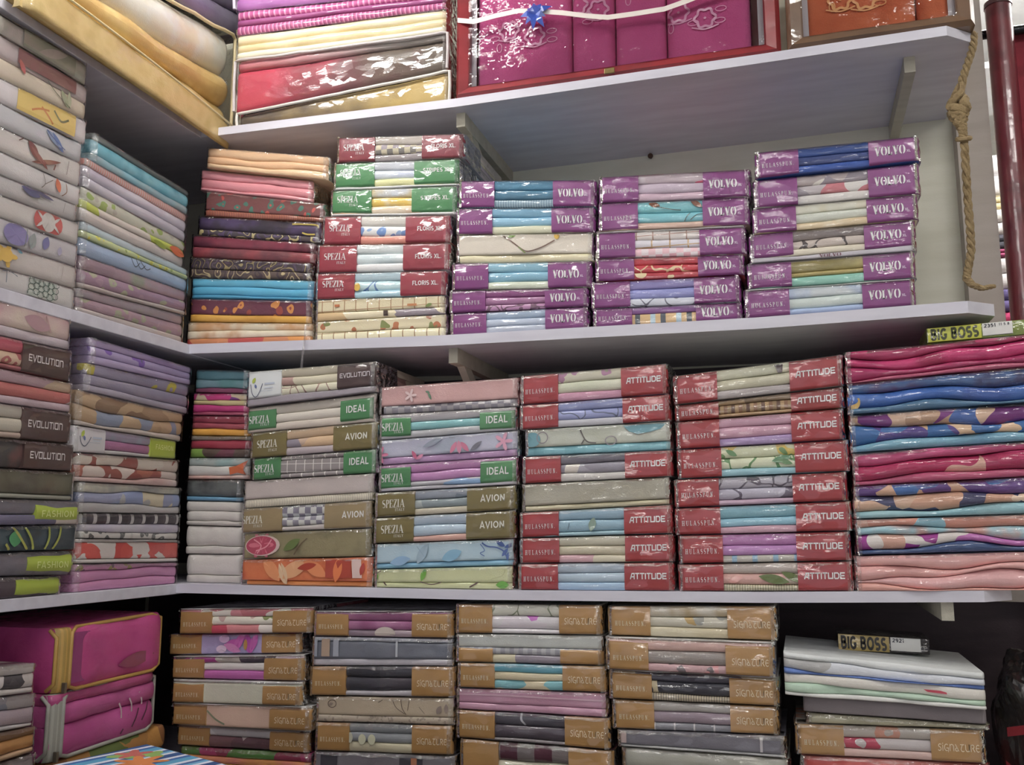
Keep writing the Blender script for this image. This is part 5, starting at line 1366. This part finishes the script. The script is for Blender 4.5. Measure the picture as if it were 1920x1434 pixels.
# ================================================================ gift boxes with towels
def gift_box(xpl, xpr, label, cfr, cfr2, towels, group, ribbon_pts=None, tl_desc=()):
    yf = YF + .004
    xa, xb = onY(xpl, 120, yf)[0], onY(xpr, 60, yf)[0]
    zb = max(shelfz(1, xa), shelfz(1, xb)) + .0005
    Wd, Hh, Dp = xb - xa, .42, .13
    t = thing('gift_box', label, 'gift box', ((xa + xb) / 2, yf, zb), 0, 'towel gift boxes on the top shelf')
    mf = mat('ns ' + cfr + ' ' + cfr2, coat=.8, rough=.4, bump=.06, film=.4)
    h = Wd / 2
    b = .034
    # mitred, sloping front frame: outer edge proud, inner edge set back
    out = [(-h, 0), (h, 0), (h, Hh), (-h, Hh)]
    inn = [(-h + b, b * .8), (h - b, b * .8), (h - b, Hh - b), (-h + b, Hh - b)]
    mid = [(-h + .009, .008), (h - .009, .008), (h - .009, Hh - .008), (-h + .009, Hh - .008)]
    for i in range(4):
        j = (i + 1) % 4
        V = []
        for k in (i, j):
            V += [(out[k][0], .012, out[k][1]), (mid[k][0], 0, mid[k][1]), (inn[k][0], .010, inn[k][1]), (inn[k][0], .028, inn[k][1]), (out[k][0], .028, out[k][1])]
        F = [(q, 5 + q, 5 + (q + 1) % 5, (q + 1) % 5) for q in range(5)] + [(4, 3, 2, 1, 0), (5, 6, 7, 8, 9)]
        link('frame_border', V, F, mf, t)
    box('back_panel', (-h, Dp - .004, 0), (h, Dp, Hh), mf, t)
    box('base_panel', (-h, .0285, 0), (h, Dp - .0045, .004), mf, t)
    box('top_panel', (-h, .0285, Hh - .004), (h, Dp - .0045, Hh), mf, t)
    for s in (-1, 1):
        box('side_panel', (min(s * h, s * (h - .004)), .0285, .0045), (max(s * h, s * (h - .004)), Dp - .0045, Hh - .0045), mf, t)
    # inner grey card strips beside the towels
    for s in (-1, 1):
        x = s * (h - b - .006)
        box('card_strip', (x - .006, .024, .03), (x + .006, .027, Hh - .04), mat('a8a4a8', rough=.5), t)
    # clear window with rippled film
    V, F = [], []
    nx, nz = 24, 12
    for i in range(nx + 1):
        for k in range(nz + 1):
            V.append((-h + b * .9 + (Wd - 1.8 * b) * i / nx, .0085 + .0012 * math.sin(i * 1.3) * math.sin(k * .9 + i * .3), b * .7 + (Hh - 1.6 * b) * k / nz))
    for i in range(nx):
        for k in range(nz):
            a = i * (nz + 1) + k
            F.append((a, a + nz + 1, a + nz + 2, a + 1))
    link('window_film', V, F, film_mat('window_film', .035, .04, scale=9), t, True)
    for (pa, pb, spec, lab, emb) in towels:
        ta, tb = onY(pa, 70, yf + .03)[0], onY(pb, 60, yf + .03)[0]
        tw = thing('folded_towel', lab, 'towel', ((ta + tb) / 2, yf + .031, zb + .0045), 0, group)
        pk = Pk(tb - ta - .001, Hh - .03, Hh - .03, 0, 0, .09)
        pk.rnd = .022
        fold(pk, 'towel_body', lambda u: 0.0, lambda u: 1.0, mat(spec, rough=.95, bump=.8), tw, .02, .0, 1.0, off=0, puff=.0012)
        if emb:
            its = []
            for (ex, ey, k, s) in emb:
                q = onY(ex, ey, yf + .03)
                u, v = (q[0] - ta) / (tb - ta), (q[2] - zb) / (Hh - .03)
                ce = s
                if k == 'flower':
                    its += [('W', u, v, .0215, 6, .0055, ce), ('D', u, v, .003, .003, ce), ('B', [(u - .03 / (tb - ta), v - .05), (u, v - .07), (u + .03 / (tb - ta), v - .05)], .003, ce)]
                elif k == 'leaf':
                    its += [('R', u, v, .012, .006, .0018, ce)]
                elif k == 'leafv':
                    its += [('R', u, v, .006, .011, .0018, ce)]
            art(pk, its, tw, base_off=-.0012, name='embroidery')
    return t, xa, xb, zb, yf


MAG = 'ns bc4c84 c4568c'
PNK = 'e0a0c0'
gb, xa, xb, zb, yf = gift_box(853, 1463, 'red framed gift box with clear window, white ribbon and blue bow', '8a1a24', '76141c', [
    (892, 1070, MAG, 'magenta towel with embroidered flower pair, leftmost in the red box', [(955, 62, 'flower', PNK), (1003, 72, 'flower', PNK), (928, 78, 'leaf', PNK), (937, 95, 'leafv', PNK), (1035, 62, 'leaf', PNK), (1036, 78, 'leaf', PNK), (975, 88, 'leaf', PNK)]),
    (1071, 1151, MAG, 'narrow magenta towel roll with embroidery under the white ribbon', [(1083, 14, 'flower', PNK), (1122, 22, 'flower', PNK), (1102, 45, 'leaf', PNK)]),
    (1152, 1248, MAG, 'plain magenta towel, third from the left in the red box', [(1178, 6, 'leafv', PNK)]),
    (1249, 1408, MAG, 'magenta towel with embroidered flower pair, rightmost in the red box', [(1272, 28, 'flower', PNK), (1322, 38, 'flower', PNK), (1352, 20, 'leaf', PNK), (1350, 42, 'leaf', PNK), (1258, 58, 'leafv', PNK), (1300, 48, 'leaf', PNK)]),
], 'magenta towels in the red gift box')
# white ribbon and blue bow tied across the window
pts = [onY(x, y, yf - .001) for x, y in ((858, 38), (888, 41), (930, 30), (973, 21), (1010, 22), (1053, 25), (1100, 31), (1140, 34), (1190, 27), (1246, 18), (1290, 2), (1330, -14), (1400, -35), (1455, -50))]
V, F = [], []
for i, p in enumerate(pts):
    x = p[0] - (xa + xb) / 2
    dpt = -.0015 - .003 * math.sin(math.pi * i / (len(pts) - 1))
    z = p[2] - zb
    V += [(x, dpt, z - .006), (x, dpt, z + .006), (x, dpt + .0008, z + .006), (x, dpt + .0008, z - .006)]
for i in range(len(pts) - 1):
    a, b_ = 4 * i, 4 * i + 4
    F += [(a + q, b_ + q, b_ + (q + 1) % 4, a + (q + 1) % 4) for q in range(4)]
F += [(3, 2, 1, 0), tuple(4 * (len(pts) - 1) + q for q in range(4))]
link('ribbon', V, F, mat('dccfc8', rough=.4, bump=.05), gb)
bc = onY(1003, 24, yf - .012)
V, F = [], []
for k in range(9):
    a = 2 * math.pi * k / 9 + .35
    ln = random.uniform(.026, .042)
    w_ = .008
    o = len(V)
    cx, cz = bc[0] - (xa + xb) / 2, bc[2] - zb
    for (r, sd, dp) in ((0, 0, -.006), (ln * .5, w_, -.014), (ln, 0, -.005), (ln * .5, -w_, -.014), (ln * .5, 0, -.002)):
        V.append((cx + r * math.cos(a) - sd * math.sin(a), dp, cz + r * math.sin(a) + sd * math.cos(a)))
    F += [(o, o + 1, o + 2, o + 3), (o, o + 4, o + 1), (o + 1, o + 4, o + 2), (o + 2, o + 4, o + 3), (o + 3, o + 4, o)]
link('bow', V, F, mat('2c4cac', coat=.9, rough=.3, bump=0), gb)
q = onY(1143, 133, yf)
box('clasp', (q[0] - (xa + xb) / 2 - .012, -.004, .004), (q[0] - (xa + xb) / 2 + .012, -.0005, .018), mat('6c5c34', metal=.7, rough=.4), gb, .003)

RUST = 'ns a8502c b86038'
gift_box(1478, 1832, 'brown framed gift box with orange towels at shelf end', '6c5038', '5c4430', [
    (1508, 1722, RUST, 'rust orange towel with gold embroidery in the brown box', [(1575, 4, 'flower', 'd09858'), (1622, 2, 'flower', 'd09858'), (1560, 18, 'leafv', 'd09858'), (1650, 10, 'leaf', 'd09858')]),
    (1724, 1806, RUST, 'plain rust orange towel at the right in the brown box', []),
], 'rust orange towels in the brown gift box')

# ================================================================ small cartons
def carton(plane, pxs, fc, lab, yc, texts, label, xlab, xst, tcol):
    xl, xr, a, b, c, d = pxs
    un = lambda x, y: onY(x, y, plane)
    x0, x1 = un(xl, (a + c) / 2)[0], un(xr, (b + d) / 2)[0]
    t, pk = build_pack('B', plane, x0, x1, un(xl, a)[2], un(xr, b)[2], un(xl, c)[2], un(xr, d)[2], .13, None, [(1, '=' + fc)], label, 'slim_carton', 'carton', 'slim lettered cartons', {'frad': .0015, 'rnd': .002, 'film': False, 'puff': 0, 'part': 'carton_body', 'coat': .6})
    U = lambda x: (un(x, (a + c) / 2)[0] - x0) / (x1 - x0)
    p = panel(pk, U(xlab[0]), U(xlab[1]), .03, .97, mat(lab, coat=.6, rough=.4, bump=0), t, skirt=.004, rad=.001, off=.0006)
    letter(pk, 'BIG BOSS', 'sans', U(xlab[0]) + .03, U(xlab[1]) - .03, .5, (un(xl, a)[2] - un(xl, c)[2]) * .72, tcol, p, .24, .13, -.0002)
    s = panel(pk, U(xst[0]), U(xst[1]), .14, .96, mat('d8d8d4', rough=.5, bump=0), t, skirt=.004, rad=.001, name='price_sticker', off=.0004)
    H = pk.H(.5)
    ua, ub = U(xst[0]), U(xst[1])
    wu = ub - ua
    letter(pk, texts[0], 'sans', ua + .06 * wu, ua + .45 * wu, .78, H * .22, '34343c', s, .2, .15, -.0004)
    if texts[1]:
        letter(pk, texts[1], 'sans', ua + .55 * wu, ua + .9 * wu, .8, H * .16, '54545c', s, .2, .15, -.0004)
    return t


kz = onY(1741, 640, YF + .03)
carton(YF + .03, (1738, 1926, 615, 597, 643, 626), '6c7c30', 'c0c41c', 0, ('2351', '11 5 8'), 'lime carton with dark block lettering lying on the crimson pink blanket', (1740, 1841), (1843, 1900), '34380c')
# depth at which the black carton rests on the white bedding
tP, pkP = out_P[0]


def ztop(X):
    u = (X - tP.location.x) / pkP.W + .5
    return tP.location.z + pkP.S(u, 1, 0)[2]


lo, hi = YF - .02, YF + .25
for _ in range(40):
    md = (lo + hi) / 2
    q = onY(1657, 1224, md)
    if q[2] > ztop(q[0]) + .001:
        lo = md
    else:
        hi = md
carton(md, (1571, 1744, 1187, 1198, 1219, 1228), '241c1c', 'a89044', 0, ('2921', ''), 'black carton with gold block-lettered label lying on the white bedding', (1572, 1667), (1670, 1726), '18140c')

# ================================================================ rope, pole, rail and things at the right end
YR = 2.0
rp = [(1826, 62), (1824, 90), (1814, 120), (1804, 150), (1797, 185), (1797, 215), (1805, 245), (1808, 270), (1811, 320), (1815, 380), (1819, 430), (1821, 470), (1815, 505), (1812, 522), (1822, 534), (1842, 541), (1860, 537)]
P3 = [onY(x, y, YR) for x, y in rp]
# resample
PP = []
for i in range(len(P3) - 1):
    for k in range(10):
        t_ = k / 10
        PP.append(tuple(P3[i][j] * (1 - t_) + P3[i + 1][j] * t_ for j in range(3)))
PP.append(P3[-1])
rope = thing('jute_rope', 'knotted brown jute rope hanging from the top shelf end', 'rope', PP[-1])
for s in range(3):
    path, rad = [], []
    for i, p in enumerate(PP):
        kn = math.exp(-((i - 46) / 9) ** 2)
        a = i * (.55 - .2 * kn) + s * 2.094
        R_ = .0042 + .011 * kn
        path.append((p[0] - PP[-1][0] + R_ * math.cos(a), p[1] - PP[-1][1] + R_ * math.sin(a), p[2] - PP[-1][2]))
        rad.append(.0044 + .0055 * kn)
    v, f = tube_data(path, rad, 7)
    link('strand', v, f, mat('ns 7c6848 8c7854 6c5838 6', rough=.95, bump=.9), rope, True)
kn = PP[66]
v, f = tube_data([(kn[0] - PP[-1][0] + .012 * math.cos(a), kn[1] - PP[-1][1] + .012 * math.sin(a), kn[2] - PP[-1][2] + .006 * math.sin(a)) for a in [2 * math.pi * i / 14 for i in range(14)]], .005, 7, True)
link('knot', v, f, mat('ns 7c6848 8c7854 6c5838 6', rough=.95, bump=.9), rope, True)

YP = 2.32
pc = onY(1881, 130, YP)
ptop = onY(1868, 0, YP)[2] - .8455
pole = thing('red_pole', 'dark red round pole standing right of the shelves', 'pole', (pc[0], YP, .8455))
v, f = tube_data([(0, 0, 0), (0, 0, ptop - .02)], .029, 20)
link('shaft', v, f, mat('ns 5c1420 681c28 50101c', coat=.7, rough=.4, bump=.1, film=.12, coat_rough=.15), pole, True)
v, f = tube_data([(0, 0, ptop - .02), (0, 0, ptop - .008), (0, 0, ptop)], [.031, .030, .018], 20)
link('end_cap', v, f, mat('4c2c30', coat=.5, rough=.4), pole, True)
zr = onY(1870, 62, YP + .036)[2]
xr0, xr1 = onY(1826, 66, YP + .036)[0], 2.9
rail = thing('curtain_rail', 'black metal rail running behind the dark red pole', 'rail', ((xr0 + 1.2) / 2, YP + .036, zr))
v, f = tube_data([(xr0 - (xr0 + 1.2) / 2, 0, 0), (1.2 - (xr0 + 1.2) / 2, 0, 0)], .0115, 12)
link('rod', v, f, mat('1c1c20', rough=.2, metal=.6), rail, True)
link('end_cap', *tube_data([(xr0 - (xr0 + 1.2) / 2 - .004, 0, 0), (xr0 - (xr0 + 1.2) / 2 + .006, 0, 0)], .0135, 12), mat('2c2c30', rough=.3), rail, True)
# red cloth hung on the rail
xc0 = onY(1906, 200, YP + .036)[0]
cur = thing('red_curtain', 'deep red cloth hanging on the black rail at right edge', 'curtain', (xc0, YP + .036, zr - 1.15))
V, F = [], []
nx = 30
for i in range(nx + 1):
    x = .5 * i / nx
    for k, (z, am) in enumerate(((0, .02), (.5, .018), (1.0, .014), (1.133, .012), (1.1655, .0))):
        yy = am * math.sin(x * 62) + (.016 if k == 3 else 0)
        V.append((x, yy + (.014 if k == 4 else 0), z))
for i in range(nx):
    for k in range(4):
        a = i * 5 + k
        F.append((a, a + 5, a + 6, a + 1))
o = link('cloth', V, F, mat('ns 6c1424 7c1c2c 5c101c', rough=.8), cur, True)
md_ = o.modifiers.new('thick', 'SOLIDIFY'); md_.thickness = .003

# shelf rack with folded cloths in the back room, seen past the pole
YB = 3.05
rx = onY(1880, 480, YB)[0]
zs = [onY(1880, y, YB)[2] for y in (346, 402, 408, 440, 462, 482, 500, 530, 575, 612)]
rack = thing('back_room_rack', 'pale rack of folded cloths seen between wall and red pole', 'rack', (rx, YB + .2, 0))
mt = mat('d0d0d0', rough=.5)
for dx in (-.3, .3):
    for dy in (-.18, .18):
        box('post', (dx - .012, dy - .012, 0), (dx + .012, dy + .012, 2.5), mt, rack)
for z in (zs[9] - .02, zs[9] + .85):
    box('rack_shelf', (-.288, -.19, z - .02), (.288, .19, z), mt, rack)
zt = zs[9] - .0195
cols_ = [('d4407c', 'crimson', .07), ('5c5088', 'violet', .07), ('e8e8ec', 'bright white', .10), ('b04878', 'rose', .025), ('3c3c48', 'charcoal', .045), ('f0f0f0', 'snow white', .08), ('e8d8a0', 'pale yellow', .04), ('ececf0', 'glossy white', .14)]
for i, (hx, nm, hh) in enumerate(cols_):
    tz = thing('folded_cloth', f'{nm} folded cloth on the back room rack', 'cloth', (rx, YB + .02, zt), 0, 'folded cloths on the back room rack')
    pk = Pk(.5, hh, hh, 0, 0, .3)
    fold(pk, 'fabric_fold', lambda u: 0.0, lambda u: .5, mat(hx, rough=.8, gain=1.0), tz, .05, puff=.003)
    fold(pk, 'fabric_fold', lambda u: .5, lambda u: 1.0, mat(hx, rough=.8, gain=1.0), tz, .05, puff=.003)
    zt += hh + .0005

# black shiny bundle with red ribbon, bottom right
bx = .475
bun = thing('black_plastic_bundle', 'crinkled black plastic bundle with red straps at bottom right', 'bundle', (bx, 2.12, .8455))
V, F = [], []
nu, nv = 64, 42
for j in range(nv + 1):
    th = math.pi * j / nv
    for i in range(nu):
        ph = 2 * math.pi * i / nu
        sx = math.copysign(abs(math.cos(ph)) ** .6, math.cos(ph)) * math.sin(th) ** .6
        sy_ = math.copysign(abs(math.sin(ph)) ** .6, math.sin(ph)) * math.sin(th) ** .6
        sz = math.copysign(abs(math.cos(th)) ** .6, math.cos(th))
        k = 1 + .05 * math.sin(5 * ph + 3 * th) + .04 * math.sin(9 * th - 4 * ph) + random.uniform(-.02, .02)
        V.append((.115 * sx * k, .14 * sy_ * k, max(0, .155 + .155 * sz * k)))
for j in range(nv):
    for i in range(nu):
        F.append((j * nu + i, (j + 1) * nu + i, (j + 1) * nu + (i + 1) % nu, j * nu + (i + 1) % nu))
link('bag', V, F, mat('ns 141012 1c1618 0c0a0c', coat=1, rough=.35, bump=.3, film=.6, gain=1.0, coat_rough=.12), bun, False)
for (x0, z0, x1, z1) in ((-.125, .18, .09, .25), (-.13, .12, .02, .0)):
    V = []
    for i in range(9):
        t_ = i / 8
        x, z = x0 + (x1 - x0) * t_, z0 + (z1 - z0) * t_
        yy = -.150 + .03 * (abs(x) / .12) ** 3
        V += [(x, yy, z - .008), (x, yy, z + .008), (x, yy + .004, z + .008), (x, yy + .004, z - .008)]
    F = [(4 * i + q, 4 * i + 4 + q, 4 * i + 4 + (q + 1) % 4, 4 * i + (q + 1) % 4) for i in range(8) for q in range(4)] + [(3, 2, 1, 0), (32, 33, 34, 35)]
    link('strap', V, F, mat('7c1420', rough=.5), bun)

# clear strap hanging off the middle shelf edge
P = [onY(x, y, YF - .008) for x, y in ((573, 608), (571, 640), (568, 662), (565, 690))]
st = thing('plastic_strap', 'thin clear plastic strip hanging over the middle shelf edge', 'plastic strip', P[-1])
V, F = [], []
for p in P:
    for dx in (-.003, .003):
        V.append((p[0] - P[-1][0] + dx, 0, p[2] - P[-1][2]))
F = [(2 * i, 2 * i + 1, 2 * i + 3, 2 * i + 2) for i in range(len(P) - 1)]
link('strip', V, F, film_mat('strap_film', .45, .15), st)
# rusty nail in the cream wall
nl = onY(1221, 296, YW)
nt_ = thing('wall_nail', 'small rusty nail in the cream wall under the top shelf', 'nail', (nl[0], YW, nl[2]))
v, f = tube_data([(0, .01, 0), (0, -.012, 0)], .003, 8)
link('shank', v, f, mat('4c3428', rough=.7), nt_)
v, f = tube_data([(0, -.012, 0), (0, -.016, 0)], .007, 10)
link('head', v, f, mat('4c3428', rough=.7), nt_)
